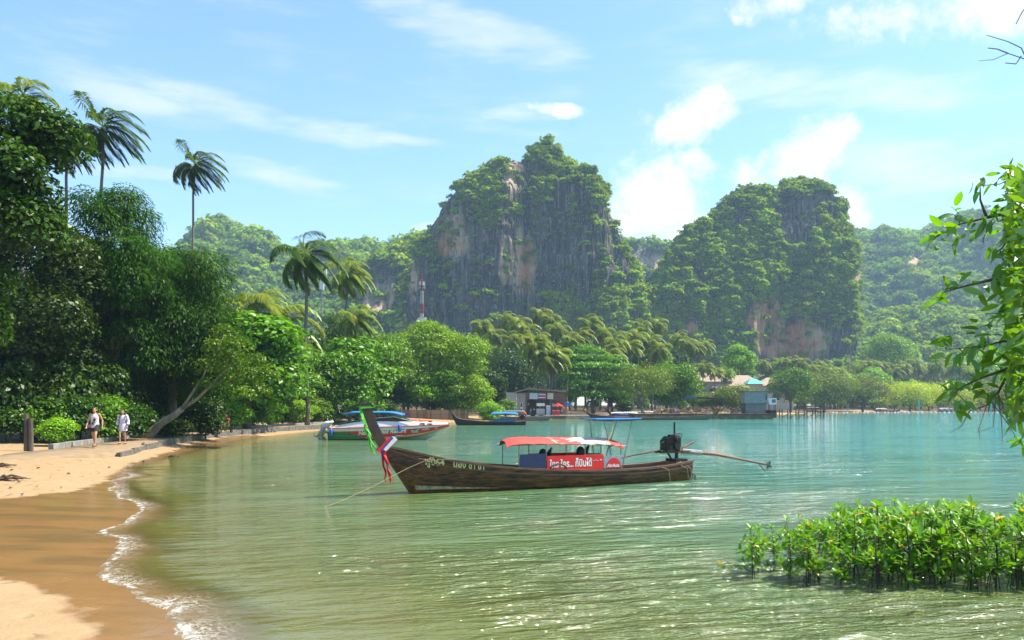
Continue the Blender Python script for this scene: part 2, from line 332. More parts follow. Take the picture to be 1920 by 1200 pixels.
fo = t.m('MAXIMUM', fo, t.m('MULTIPLY', t.m('MULTIPLY', t.m('MULTIPLY', t.ss(da, .0, .004), t.ss(da, .015, .007)), t.ss(sx.outputs[1], 30, 20)), t.m('MULTIPLY', t.ss(t.noise(pos, 5, 4), .36, .6), .6)))
df = t.new('ShaderNodeBsdfDiffuse'); df.inputs[0].default_value = (.78, .76, .72, 1)
ms = t.new('ShaderNodeMixShader'); t.put(ms.inputs[0], fo); t.l.new(b.outputs[0], ms.inputs[1]); t.l.new(df.outputs[0], ms.inputs[2])
tr = t.new('ShaderNodeBsdfTransparent'); clear = t.m('MULTIPLY', t.m('MULTIPLY', t.ss(da, .11, .0), .92), t.m('SUBTRACT', 1.0, fo))
m2 = t.new('ShaderNodeMixShader'); t.put(m2.inputs[0], clear); t.l.new(ms.outputs[0], m2.inputs[1]); t.l.new(tr.outputs[0], m2.inputs[2])
t.l.new(m2.outputs[0], t.new('ShaderNodeOutputMaterial').inputs[0])
water = link('water', npmesh('water', V, Q, [m_], {'offshore': sd, 'depth': dep}, True)); tag(water, 'green turquoise sea water with small ripples', 'water', kind='structure')

# ------------------------------------------------------------------ limestone towers and far hills
def rockmat(name, haze=0):
    m_ = bpy.data.materials.new(name); m_.use_nodes = True; t = NT(m_.node_tree); b = t.n['Principled BSDF']
    pos = t.new('ShaderNodeNewGeometry').outputs['Position']; st = t.new('ShaderNodeAttribute', attribute_name='stain').outputs['Fac']; orr = t.new('ShaderNodeAttribute', attribute_name='rust').outputs['Fac']
    v1 = t.noise(t.map(pos, (.28, .28, .022)), 1, 6, .65, dist=.6); v2 = t.noise(t.map(pos, (.9, .9, .05)), 1, 5, .6); nb = t.noise(pos, .09, 5, .6); nf = t.noise(pos, .6, 6, .7)
    c = t.mix(t.ss(v1, .40, .60), (.028, .025, .022), (.118, .103, .088)); c = t.mix(t.m('MULTIPLY', t.ss(v2, .54, .63), .75), c, (.36, .31, .26))
    c = t.mix(t.m('MULTIPLY', t.ss(nf, .5, .75), .4), c, (.035, .045, .025))
    tan = t.mix(t.ss(v2, .3, .65), (.50, .29, .14), (.55, .42, .30)); c = t.mix(t.m('MULTIPLY', st, t.ss(t.m('ADD', v1, t.m('MULTIPLY', st, .10)), .44, .58)), c, tan)
    rust = t.mix(t.ss(v2, .35, .65), (.58, .17, .045), (.48, .31, .19)); c = t.mix(t.m('MULTIPLY', orr, t.ss(t.m('ADD', nb, t.m('MULTIPLY', v1, .5)), .50, .74)), c, rust)
    t.put(b.inputs['Base Color'], c); b.inputs['Roughness'].default_value = .95; b.inputs['Specular IOR Level'].default_value = .15
    bp = t.new('ShaderNodeBump'); bp.inputs['Distance'].default_value = 4.0; bp.inputs['Strength'].default_value = .9
    t.put(bp.inputs['Height'], t.m('ADD', t.m('MULTIPLY', v1, 1.0), t.m('ADD', t.m('MULTIPLY', v2, .45), t.m('MULTIPLY', nf, .3)))); t.l.new(bp.outputs[0], b.inputs['Normal']); return m_
ROCK = rockmat('limestone')
def pxof(V): return np.stack([960 + F * V[:, 0] / V[:, 1], HY - F * (V[:, 2] - CH) / V[:, 1]], -1)
def patches(V, lst, edge=.35, seed=0., grow=0.):
    p = pxof(V); m = np.zeros(len(V)); nz = (fbm(np.stack([p[:, 0] / 28, p[:, 1] / 46, p[:, 0] * 0 + seed], -1), 4) - .5) * 1.5
    for cx, cy, rx, ry in lst:
        g = 1 - np.sqrt(((p[:, 0] - cx) / rx) ** 2 + ((p[:, 1] - cy) / ry) ** 2) + nz + grow; m = np.maximum(m, np.clip(g / edge, 0, 1))
    return m
def loft(rows, D, depth, seed, nu=300, nv=170, amp=4.0, sq=2.25):
    """a limestone tower from its left and right outline, round in plan, with upright ribs and ledges"""
    rows = [(r[0] + 9, r[1] + min(10, (r[2] - r[1]) * .3), r[2] - min(10, (r[2] - r[1]) * .3)) for r in sorted(rows)]; yy = np.array([r[0] for r in rows], float)
    t = np.linspace(0, 1, nv); ypx = yy[0] + (yy[-1] - yy[0]) * (t ** 1.25)
    xl = np.interp(ypx, yy, [r[1] for r in rows]); xr = np.interp(ypx, yy, [r[2] for r in rows])
    z = CH - (ypx - HY) / F * D; cx = ((xl + xr) / 2 - 960) / F * D; a = (xr - xl) / 2 / F * D
    th = np.linspace(0, 2 * np.pi, nu, endpoint=False); c, s = np.cos(th), np.sin(th)
    ux = np.sign(c) * np.abs(c) ** (2 / sq); uy = np.sign(s) * np.abs(s) ** (2 / sq)
    A = a[:, None]; X = cx[:, None] + A * ux; Y = D + A * depth * uy; Z = np.repeat(z[:, None], nu, 1)
    pp = np.stack([X * .06 + seed, Y * .06, Z * .010], -1); rib = fbm(pp, 4) - .5; rib2 = 1 - np.abs(fbm(np.stack([X * .10 + seed, Y * .10, Z * .02], -1), 3) - .5) * 4
    ledge = fbm(np.stack([X * .02, Y * .02 + seed, Z * .12], -1), 3) - .5
    lim = np.minimum(amp, A * .32); k = (rib * 2.3 + rib2 * .35 + ledge * 1.1 - .25) * lim
    nl = np.hypot(ux, uy) + 1e-6; sidew = np.abs(uy / nl); X += k * ux / nl * (.30 + .25 * (1 - sidew)); Y += k * uy / nl * 1.5
    crack = np.clip(1 - np.abs(fbm(np.stack([X * .22 + seed, Y * .22, Z * .035], -1), 3) - .5) * 9, 0, 1); X -= crack * ux / nl * lim * .12; Y -= crack * uy / nl * lim * .42
    Z = Z + (fbm(np.stack([X * .08, Y * .08, Z * .05 + seed], -1), 3) - .5) * np.minimum(amp, 3)
    crown = np.stack([np.full((1, nu), cx[0]), np.full((1, nu), D), np.full((1, nu), Z[0].mean() + a[0] * .3)], -1)   # the summit closes to a point
    V = np.concatenate([crown, np.stack([X, Y, Z], -1)]).reshape(-1, 3); Q = gridquads(nu, nv + 1, True)[:, ::-1]; return V, Q, nu
def facedata(V, Q):
    a, b, c, d = (V[Q[:, i]] for i in range(4)); n = np.cross(c - a, d - b); ar = np.linalg.norm(n, axis=1) / 2; n = n / (2 * ar[:, None] + 1e-9); return (a + b + c + d) / 4, n, ar
def scatter(V, Q, rng, spacing, bare=(), slope=(-.1, .45), seed=0., base=.28, ymax=.35):
    """plant positions: dense on ledges and tops, thin on sheer faces, none on the bare patches"""
    c, n, ar = facedata(V, Q); n = np.where((n[:, 2:3] < -.75), -n, n)
    cnt = rng.poisson(ar / spacing ** 2); idx = np.repeat(np.arange(len(Q)), cnt); u = rng.random((len(idx), 2))
    q = V[Q[idx]]; p = (q[:, 0] * (1 - u[:, :1]) + q[:, 1] * u[:, :1]) * (1 - u[:, 1:]) + (q[:, 3] * (1 - u[:, :1]) + q[:, 2] * u[:, :1]) * u[:, 1:]
    nn = n[idx]; sl = np.clip((nn[:, 2] - slope[0]) / (slope[1] - slope[0]), 0, 1)
    cl = fbm(np.stack([p[:, 0] * .045 + seed, p[:, 1] * .045, p[:, 2] * .03], -1), 4)
    pr = base + (1 - base) * sl; ok = cl + pr * .75 - .62 > rng.random(len(p)) * .12 - .02
    if len(bare): ok &= (patches(p, bare, .3, seed, .22) < .5) | (rng.random(len(p)) < .05)
    ok &= (nn[:, 1] < ymax) & (p[:, 2] > .3); return p[ok], nn[ok]
rng = np.random.default_rng(5)
def leafquads(C, N, L, W, rng, curl=.25, align=None):
    """one folded leaf-shaped face per position"""
    n = len(C); N = N / (np.linalg.norm(N, axis=1, keepdims=True) + 1e-9)
    a = rng.normal(size=(n, 3)) if align is None else align + rng.normal(size=(n, 3)) * .25
    T_ = a - N * (a * N).sum(1, keepdims=True); T_ /= np.linalg.norm(T_, axis=1, keepdims=True) + 1e-9; S = np.cross(N, T_)
    L = np.broadcast_to(L, (n,))[:, None]; W = np.broadcast_to(W, (n,))[:, None]
    V = np.stack([C - T_ * L / 2, C + S * W / 2 + N * W * curl, C + T_ * L / 2, C - S * W / 2 + N * W * curl], 1).reshape(-1, 3)
    Q = np.arange(4 * n).reshape(n, 4); r = np.repeat(rng.random(n), 4); return V, Q, r
def blobleaves(blobs, n, L, rng, aspect=.55, updrop=-.35, jit=.75, shell=.72, droop=0.0):
    B = np.array([[*b[0], *b[1]] for b in blobs]); wgt = (B[:, 3] * B[:, 4] * B[:, 5]) ** (2 / 3); idx = rng.choice(len(B), n, p=wgt / wgt.sum())
    d = rng.normal(size=(n, 3)); d /= np.linalg.norm(d, axis=1, keepdims=True); low = d[:, 2] < updrop; d[low, 2] *= -.8
    r = shell + (1.08 - shell) * rng.random(n) ** .7; C = B[idx, :3] + d * B[idx, 3:6] * r[:, None]
    N = d * .8 + rng.normal(size=(n, 3)) * jit * .6 + np.array([0, 0, .45]); s = (.65 + .7 * rng.random(n)) * L
    al = None if not droop else d * np.array([1, 1, .2]) + np.array([0, 0, -droop])
    return leafquads(C, N, s, s * aspect, rng, align=al)
CLUMPS = []
for k, (mm, nl) in enumerate([(L_KARST, 170), (L_KARST, 170), (L_KARST, 150), (L_KARST2, 140)]):
    rg = np.random.default_rng(60 + k); bl = [((rg.normal() * .45, rg.normal() * .45, .35 + rg.random() * .55), (.42 + rg.random() * .25,) * 2 + (.34 + rg.random() * .2,)) for _ in range(7)]
    V, Q, r = blobleaves(bl, nl, .42, rg, .7); CLUMPS.append(bpy.data.objects.new('shrub_clump', npmesh('shrub_clump', V, Q, [mm], {'rnd': r})))
CLUMPC = bpy.data.collections.new('shrub_clumps')
for o in CLUMPS: CLUMPC.objects.link(o)
def veg_group():
    g = bpy.data.node_groups.new('plants_on_points', 'GeometryNodeTree'); t = NT(g)
    g.interface.new_socket('Geometry', in_out='INPUT', socket_type='NodeSocketGeometry'); g.interface.new_socket('Geometry', in_out='OUTPUT', socket_type='NodeSocketGeometry')
    gi = t.new('NodeGroupInput'); go = t.new('NodeGroupOutput'); ci = t.new('GeometryNodeCollectionInfo'); ci.inputs['Collection'].default_value = CLUMPC; ci.inputs['Separate Children'].default_value = True; ci.inputs['Reset Children'].default_value = True
    ip = t.new('GeometryNodeInstanceOnPoints'); ip.inputs['Pick Instance'].default_value = True
    def attr(n, typ): a = t.new('GeometryNodeInputNamedAttribute', data_type=typ); a.inputs['Name'].default_value = n; return a.outputs[0]
    t.l.new(gi.outputs[0], ip.inputs['Points']); t.l.new(ci.outputs[0], ip.inputs['Instance']); t.l.new(attr('pick', 'INT'), ip.inputs['Instance Index'])
    t.l.new(attr('turn', 'FLOAT_VECTOR'), ip.inputs['Rotation']); t.l.new(attr('size', 'FLOAT_VECTOR'), ip.inputs['Scale']); t.l.new(ip.outputs[0], go.inputs[0]); return g
VEGG = veg_group()
def plant_stuff(name, label, P_, size, rng, picks=(0, 1, 2)):
    n = len(P_); me = bpy.data.meshes.new(name); me.vertices.add(n); me.vertices.foreach_set('co', P_.astype(np.float32).ravel())
    a = me.attributes.new('pick', 'INT', 'POINT'); a.data.foreach_set('value', rng.choice(picks, n).astype(np.int32))
    tv = np.zeros((n, 3), np.float32); tv[:, 2] = rng.random(n) * 6.28; tv[:, :2] = rng.normal(size=(n, 2)) * .15; a = me.attributes.new('turn', 'FLOAT_VECTOR', 'POINT'); a.data.foreach_set('vector', tv.ravel())
    s = (size * (.45 + rng.random((n, 1)) ** 2.5 * 1.35)) * np.array([1, 1, .95]) * (1 + rng.normal(size=(n, 3)) * .08); a = me.attributes.new('size', 'FLOAT_VECTOR', 'POINT'); a.data.foreach_set('vector', s.astype(np.float32).ravel())
    me.update(); o = link(name, me); md = o.modifiers.new('plants', 'NODES'); md.node_group = VEGG; tag(o, label, 'trees', kind='stuff'); return o
def karst(name, label, lofts, stain, rust, bare, spacing, size, seed, vlabel, base=.28):
    Vs, Qs, pts, o = [], [], [], 0; rg = np.random.default_rng(seed)
    for (rows, D, dp, sd_, amp) in lofts:
        V, Q, nu = loft(rows, D, dp, sd_, amp=amp); Vs.append(V); Qs.append(Q + o); o += len(V); p, n = scatter(V, Q, rg, spacing, bare, seed=seed, base=base); pts.append(p + n * size * .15 - np.array([0, 0, size * .25]))
    V, Q = np.concatenate(Vs), np.concatenate(Qs); me = npmesh(name, V, Q, [ROCK], {'stain': patches(V, stain, .5, 3.), 'rust': patches(V, rust, .5, 5.)}, True); me.validate()
    h = link(name, me); tag(h, label, 'cliff', kind='structure'); plant_stuff('hillside_trees', vlabel, np.concatenate(pts), size, rg)
    return h
A_ = [(263, 1006, 1044), (280, 984, 1060), (305, 964, 1074), (330, 956, 1122), (360, 950, 1142), (400, 945, 1157), (450, 940, 1176), (500, 938, 1196), (560, 934, 1214), (660, 928, 1235)]
A2 = [(304, 1088, 1110), (312, 1074, 1120), (335, 1062, 1130), (420, 1050, 1150), (660, 1040, 1190)]
B_ = [(300, 945, 996), (312, 908, 1002), (330, 874, 1006), (350, 848, 1008), (380, 822, 1008), (414, 800, 1008), (460, 776, 1008), (505, 760, 1010), (545, 750, 1010), (660, 745, 1010)]
karst('karst_tower', 'tall grey limestone tower with bare streaked cliffs', [(A_, 440, .62, 1.3, 5), (A2, 425, .7, 7.7, 3.5), (B_, 432, .60, 4.1, 5)],
      [(850, 440, 30, 60), (975, 490, 26, 80), (990, 470, 14, 60), (945, 490, 12, 60), (775, 530, 14, 50), (960, 340, 14, 50)], [(985, 500, 16, 60), (835, 450, 22, 40)],
      [(848, 455, 55, 95), (965, 380, 28, 125), (960, 510, 62, 110), (1085, 470, 90, 105), (1085, 362, 34, 22), (800, 560, 56, 80), (880, 560, 85, 80), (1130, 490, 30, 70)], 1.62, 2.35, 21, 'shrubs and small trees clinging to the tall grey tower', .30)
C_ = [(346, 1452, 1536), (354, 1438, 1556), (368, 1426, 1572), (390, 1412, 1582), (412, 1400, 1582), (440, 1385, 1592), (470, 1375, 1612), (520, 1370, 1616), (600, 1365, 1612), (690, 1360, 1606)]
C2 = [(356, 1390, 1452), (368, 1364, 1462), (392, 1342, 1470), (415, 1322, 1480), (520, 1300, 1500), (690, 1300, 1500)]
C3 = [(416, 1296, 1350), (427, 1276, 1376), (450, 1262, 1400), (478, 1244, 1420), (512, 1222, 1440), (542, 1196, 1450), (568, 1164, 1450), (690, 1140, 1450)]
karst('karst_dome', 'tree covered limestone dome with an orange cliff at its foot', [(C_, 470, .65, 11.3, 4.5), (C2, 462, .65, 14.7, 4), (C3, 452, .5, 18.1, 4.5)],
      [(1440, 620, 40, 60), (1520, 640, 60, 40), (1302, 530, 8, 22), (1298, 620, 14, 30), (1605, 520, 10, 70)], [(1440, 610, 38, 70), (1480, 640, 60, 40), (1298, 622, 12, 25)],
      [(1505, 405, 52, 42), (1440, 625, 44, 70), (1500, 640, 75, 54), (1570, 645, 54, 44), (1302, 528, 9, 26), (1298, 622, 14, 30), (1390, 410, 26, 18), (1330, 440, 20, 12), (1608, 530, 8, 70)], 1.62, 2.6, 33, 'dense bright shrubs and trees over the limestone dome', .62)
def ridge(name, label, prof, D, depth, spacing, size, seed, bare=(), x0=None, picks=(3, 3, 0), steep=1.6, vl=''):
    """a forested ridge: sky line from the outline, falling away to both sides"""
    px = np.array([p[0] for p in prof], float); py = np.array([p[1] for p in prof], float) + F * size * 1.35 / D; xs = np.linspace(px[0], px[-1], 170); yv = np.linspace(-1.0, .7, 60)
    U, W = np.meshgrid(xs, yv); top = CH + (HY - np.interp(U, px, py)) / F * D; X = (U - 960) / F * D
    fall = 1 - np.abs(W) ** steep; fall = np.clip(fall + (fbm(np.stack([U * .03 + seed, W * 4, U * 0], -1), 4) - .5) * .30 * np.clip(np.abs(W) * 2.5, 0, 1), 0, 1)
    Yw = D + W * depth; X = X * (1 + W * depth / D * .6); Z = top * fall * np.where(W < 0, 1 + W * depth / D * .1, 1) - 4 * (np.abs(W) > .95)
    V = np.stack([X, Yw, Z], -1).reshape(-1, 3); Q = gridquads(170, 60); rg = np.random.default_rng(seed)
    me = npmesh(name, V, Q, [ROCK], {'stain': patches(V, bare, .5), 'rust': np.zeros(len(V))}, True); tag(link(name, me), label, 'hill', kind='structure')
    p, n = scatter(V, Q, rg, spacing, bare, slope=(-.2, .05), seed=seed, base=.75, ymax=.25); plant_stuff('hillside_trees', vl, p - np.array([0, 0, size * .3]), size, rg, picks)
ridge('far_hill', 'hazy forested ridge with a rounded knoll beyond the palms', [(-200, 540), (0, 520), (200, 500), (320, 478), (362, 466), (371, 440), (382, 424), (395, 411), (405, 407), (420, 412), (440, 425), (462, 431), (490, 432), (505, 446), (522, 464), (545, 470), (600, 462), (640, 452), (690, 451), (718, 462), (740, 452), (762, 446), (830, 440), (900, 450)],
      720, 230, 3.9, 5.6, 41, (), vl='trees covering the hazy ridge beyond the palms')
ridge('foot_hill', 'wooded spur with a small grey cliff left of the tall tower', [(600, 640), (655, 590), (680, 545), (700, 505), (725, 478), (750, 458), (775, 450), (810, 445), (860, 450)], 530, 90, 3.6, 5.2, 43, [(710, 560, 34, 42)], picks=(0, 3, 1), vl='trees on the wooded spur beside the tall tower', steep=2.6)
ridge('cliff_hill', 'distant grey cliff between the two limestone towers', [(1120, 470), (1180, 460), (1210, 457), (1250, 460), (1285, 458), (1330, 455)], 760, 120, 5.0, 6.0, 45, [(1215, 490, 60, 26)], vl='trees above the distant grey cliff', steep=3.2)
ridge('mountain', 'hazy blue forested mountain beyond the limestone dome', [(1480, 470), (1560, 445), (1595, 434), (1620, 438), (1660, 433), (1700, 437), (1735, 438), (1758, 422), (1785, 408), (1815, 404), (1870, 402), (1930, 398), (2020, 380), (2150, 370), (2300, 400)],
      960, 330, 4.8, 6.8, 47, [(1712, 500, 20, 34), (1850, 475, 14, 30), (1600, 500, 10, 40)], vl='trees covering the hazy blue mountain', steep=1.8)
ridge('green_hill', 'low bright forested hill below the hazy mountain', [(1560, 640), (1600, 612), (1640, 590), (1690, 576), (1740, 574), (1790, 584), (1850, 600), (1930, 590), (2050, 560), (2200, 560)], 620, 150, 3.6, 5.0, 49, (), picks=(0, 1, 3), vl='bright trees covering the low hill', steep=1.9)
# ------------------------------------------------------------------ trees
def limb(mb, a, b, r0, r1, rg, n=5, sag=.08, sides=6):
    a, b = Vector(a), Vector(b); L = (b - a).length; pts = []
    off = Vector((rg.normal(), rg.normal(), rg.normal() * .4)) * L * sag
    for i in range(n + 1):
        t_ = i / n; pts.append(a.lerp(b, t_) + off * math.sin(math.pi * t_) + Vector((rg.normal(), rg.normal(), 0)) * L * .012 * (0 < i < n))
    mb.tube(pts, [r0 + (r1 - r0) * (i / n) ** .8 for i in range(n + 1)], sides); return pts
def tree_meshes(name, H, Wd, bottom, n, L, lm, seed, bark=None, style='round', lean=0.0, trunk_r=None, nb=None, depth=.9, aspect=.55, br=(.11, .21), core=(0, 0)):
    """trunk with limbs, and a crown of separate leaf clumps with gaps; base at the origin, metres"""
    rg = np.random.default_rng(seed); bz = H * bottom; cz, rz = (H + bz) / 2, (H - bz) / 2; blobs = []; nb = nb or int(34 + Wd * 1.2)
    for i in range(nb):
        d = rg.normal(size=3); d /= np.linalg.norm(d); d[2] = d[2] if d[2] > -.75 or bottom < .08 else -d[2]; k = (.35 + .65 * rg.random() ** .5); r = Wd * (br[0] + (br[1] - br[0]) * rg.random())
        if style == 'tiers': zt = round((rg.random() * 1.7 - .8) * 3) / 3; c = np.array([d[0] * k, d[1] * k, zt]); s = math.sqrt(max(.15, 1 - .7 * zt * zt)); c[:2] *= s; rr = (r * 1.15, r * 1.15, r * .34)
        elif style == 'cone': zt = rg.random() * 1.9 - .95; s = .95 * (1 - (zt + 1) / 2) + .12; an = rg.random() * 6.28; c = np.array([math.cos(an) * k * s, math.sin(an) * k * s, zt]); rr = (r * .7, r * .7, r * .8)
        else: c = d * k * .82; rr = (r, r, r * (.62 + .3 * rg.random()))
        blobs.append((np.array([c[0] * Wd / 2 * .85 + lean * (cz + c[2] * rz) , c[1] * Wd / 2 * depth * .85, cz + c[2] * rz * .86]), rr))
    if style == 'sprays': V, Q, r = blobleaves(blobs, n, L, rg, .26, -.5, .5, .55, droop=.55)
    else: V, Q, r = blobleaves(blobs, n, L, rg, aspect, -.35, .75, .66)
    crown = npmesh(name + '_crown', V, Q, [lm], {'rnd': r})
    mb = MB(); tr = trunk_r or max(.09, H * .016 + Wd * .006); fz = max(bz * .95, H * .34); fork = Vector((lean * fz * .9, 0, fz))
    mb.tube([(0, 0, -.3), (rg.normal() * tr * .3, 0, fork.z * .25), (lean * fork.z * .4 + rg.normal() * tr * .5, rg.normal() * tr * .5, fork.z * .6), fork], [tr * 1.45, tr * 1.1, tr * .95, tr * .85], 8)
    order = rg.permutation(len(blobs))[:max(7, len(blobs) // 4)]
    for q, i in enumerate(order):
        c = Vector(blobs[i][0]); mid = fork.lerp(c, .5) + Vector((0, 0, .06 * H * rg.random())); limb(mb, fork * (1 - .5 * rg.random()), mid, tr * .42, tr * .2, rg, 3, .06, 6); limb(mb, mid, c, tr * .2, tr * .04, rg, 3, .08, 5)
    return mb.mesh(name + '_trunk', bark or BARK, smooth=True), crown
def put_tree(name, label, cat, meshes, loc, rz=0, scale=(1, 1, 1), group=None):
    e = empty(name, loc, rz, scale); tag(e, label, cat, group); link('trunk', meshes[0], e); link('crown', meshes[1], e); return e
def gzp(x, y): return float(gz(np.array([x]), np.array([y]))[0])
def spec_tree(name, label, px, D, top, wpx, bottom, n, L, lm, seed, cat='tree', group=None, rz=0, dx=0.0, **kw):
    """a tree of its own from the place and size it has"""
    x = (px - 960) / F * D; g = max(gzp(x, D), 0) - .02; H = (HY - top) / F * D + CH - g; W_ = wpx / F * D
    return put_tree(name, label, cat, tree_meshes(name, H, W_, bottom, n, L, lm, seed, **kw), (x + dx, D, g), rz, group=group)
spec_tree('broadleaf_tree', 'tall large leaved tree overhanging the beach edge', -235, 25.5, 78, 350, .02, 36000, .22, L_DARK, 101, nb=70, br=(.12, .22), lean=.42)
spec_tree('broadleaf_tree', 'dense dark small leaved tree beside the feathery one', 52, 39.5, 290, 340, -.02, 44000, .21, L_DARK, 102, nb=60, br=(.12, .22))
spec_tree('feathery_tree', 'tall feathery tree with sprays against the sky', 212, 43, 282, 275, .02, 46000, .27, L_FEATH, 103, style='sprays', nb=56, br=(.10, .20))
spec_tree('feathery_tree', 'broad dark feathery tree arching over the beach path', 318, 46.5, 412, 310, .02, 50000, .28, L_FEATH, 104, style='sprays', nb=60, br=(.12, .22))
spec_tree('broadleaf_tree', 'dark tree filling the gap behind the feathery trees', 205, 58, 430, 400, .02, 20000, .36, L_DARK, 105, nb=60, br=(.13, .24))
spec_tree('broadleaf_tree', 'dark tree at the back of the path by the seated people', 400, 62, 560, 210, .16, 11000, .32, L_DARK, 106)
spec_tree('broadleaf_tree', 'fresh green tree beyond the leaning trunk', 505, 70, 585, 235, .0, 20000, .29, L_MID, 107, nb=70, br=(.08, .17))
spec_tree('broadleaf_tree', 'deep green drooping tree at the bend of the beach', 612, 85, 655, 190, -.04, 16000, .30, L_MID, 108, nb=64, br=(.09, .18))
spec_tree('broadleaf_tree', 'glossy green tree behind the speedboat canopy', 705, 106, 612, 190, .10, 14000, .38, L_MID, 109, nb=66, br=(.09, .17))
spec_tree('broadleaf_tree', 'large rounded light green tree above the plank fence', 812, 116, 588, 235, .05, 24000, .36, L_LIME, 110, nb=70, br=(.09, .17))
spec_tree('broadleaf_tree', 'low bright green tree at the end of the plank fence', 868, 114, 688, 140, .0, 12000, .34, L_LIME, 111, nb=56, br=(.10, .19))
spec_tree('broadleaf_tree', 'small bright tree between the fence and the grey trunks', 800, 112, 700, 90, .2, 6000, .32, L_LIME, 112)
spec_tree('casuarina_tree', 'slim dark needle leaved tree behind the fresh green trees', 632, 104, 545, 82, .06, 9000, .42, L_PALMD, 113, style='sprays', nb=34, br=(.2, .34))
spec_tree('tiered_tree', 'dark layered tree beside the beach shop', 1112, 150, 648, 150, .10, 15000, .46, L_MID, 114, style='tiers', nb=70)
spec_tree('broadleaf_tree', 'dark green tree behind the shop roof', 955, 172, 655, 150, .08, 11000, .50, L_DARK, 115)
spec_tree('olive_tree', 'thin olive green tree leaning over the moored boats', 1205, 146, 682, 140, .18, 11000, .40, L_OLIVE, 116, style='sprays', lean=-.08, bark=PALEBARK)
spec_tree('broadleaf_tree', 'dense rounded dark tree left of the thatched roofs', 1258, 160, 672, 130, .06, 14000, .44, L_MID, 117)
spec_tree('broadleaf_tree', 'lone round bright tree in front of the orange cliff', 1386, 262, 640, 72, .42, 7000, .70, L_LIME, 118)
spec_tree('broadleaf_tree', 'big rounded bright tree at the foot of the hazy hill', 1668, 395, 616, 110, .22, 8000, 1.1, L_LIME, 119)
spec_tree('mangrove_tree', 'grey green mangrove beside the barge cabin', 1372, 172, 722, 120, .02, 9000, .40, L_OLIVE, 120)
spec_tree('mangrove_tree', 'tall dark green mangrove behind the jetty', 1482, 232, 684, 110, .02, 9000, .55, L_MID, 121)
spec_tree('mangrove_tree', 'wide pale olive mangrove standing in the shallows', 1545, 262, 694, 140, .02, 12000, .55, L_OLIVE, 122)
spec_tree('mangrove_tree', 'rounded olive mangrove next to the yellow one', 1618, 270, 704, 120, .02, 9500, .55, L_OLIVE, 123)
spec_tree('mangrove_tree', 'yellow green mangrove behind the teal post', 1706, 272, 716, 120, .02, 9500, .52, L_YELL, 124)
spec_tree('mangrove_tree', 'yellow green mangrove half hidden by the overhanging branch', 1790, 276, 724, 120, .02, 8000, .52, L_YELL, 125)
spec_tree('mangrove_tree', 'olive mangrove at the end of the float line', 1880, 280, 716, 140, .02, 9000, .52, L_OLIVE, 126)
spec_tree('mangrove_tree', 'low spreading olive mangrove left of the barge cabin', 1325, 176, 742, 80, .10, 5000, .40, L_OLIVE, 127)

PROTO = {k: tree_meshes(k, 12, w_, b_, n_, .55, lm, s_, style=st) for k, w_, b_, n_, lm, s_, st in
         [('wood_a', 11, .0, 5200, L_MID, 201, 'round'), ('wood_b', 10, .0, 5000, L_DARK, 202, 'round'), ('wood_c', 11, .0, 5000, L_LIME, 203, 'round'), ('wood_d', 11, .02, 5000, L_OLIVE, 204, 'sprays'), ('wood_y', 12, .05, 5000, L_YELL, 205, 'round')]}
rg = random.Random(9)
def woods(px0, px1, n, D0, D1, top0, top1, kinds, label, group, name='broadleaf_tree', wf=(.75, 1.15)):
    for i in range(n):
        px = px0 + (px1 - px0) * (i + rg.random() * .9) / n; D = D0 + (D1 - D0) * rg.random(); x = (px - 960) / F * D; g = max(gzp(x, D), 0)
        if gzp(x, D) < -.2: continue
        H = (HY - (top0 + (top1 - top0) * rg.random())) / F * D + CH - g; s = H / 12; k = rg.choice(kinds); w_ = s * (wf[0] + (wf[1] - wf[0]) * rg.random())
        put_tree(name, label, 'tree', PROTO[k], (x, D, g - .1), rg.random() * 6.28, (w_, w_, s), group)
woods(640, 1260, 30, 205, 300, 600, 680, ['wood_a', 'wood_b', 'wood_b', 'wood_d', 'wood_a'], 'broadleaf tree in the woods at the foot of the tall tower', 'woods below the tall tower')
woods(900, 1300, 12, 168, 200, 690, 730, ['wood_a', 'wood_b', 'wood_b'], 'low dark tree behind the beach shop and boats', 'low trees behind the shop')
woods(1300, 1640, 20, 300, 400, 668, 700, ['wood_a', 'wood_c', 'wood_d', 'wood_c'], 'broadleaf tree in the woods under the orange cliff', 'woods under the orange cliff')
woods(1480, 1960, 26, 300, 345, 700, 722, ['wood_c', 'wood_c', 'wood_a', 'wood_y'], 'bright green tree in the row behind the mangroves', 'trees behind the mangroves', wf=(1., 1.6))
woods(1640, 1960, 16, 380, 520, 650, 690, ['wood_a', 'wood_c', 'wood_d'], 'tree on the flat land below the hazy hill', 'trees below the hazy hill')
woods(1440, 1960, 18, 284, 292, 728, 748, ['wood_d', 'wood_y', 'wood_d'], 'low mangrove bush along the far water edge', 'low mangroves at the far water edge', 'mangrove_tree', wf=(1.1, 1.8))
woods(-60, 480, 14, 62, 95, 520, 620, ['wood_b', 'wood_b', 'wood_a'], 'dark tree deep in the wood behind the path', 'wood behind the path', wf=(.9, 1.4))
woods(520, 700, 6, 84, 120, 600, 650, ['wood_b', 'wood_a'], 'tree deep in the wood behind the swept palms', 'wood behind the palms')
woods(690, 940, 7, 110, 150, 640, 690, ['wood_b', 'wood_a', 'wood_b'], 'shaded tree behind the plank fence', 'shaded trees behind the fence')
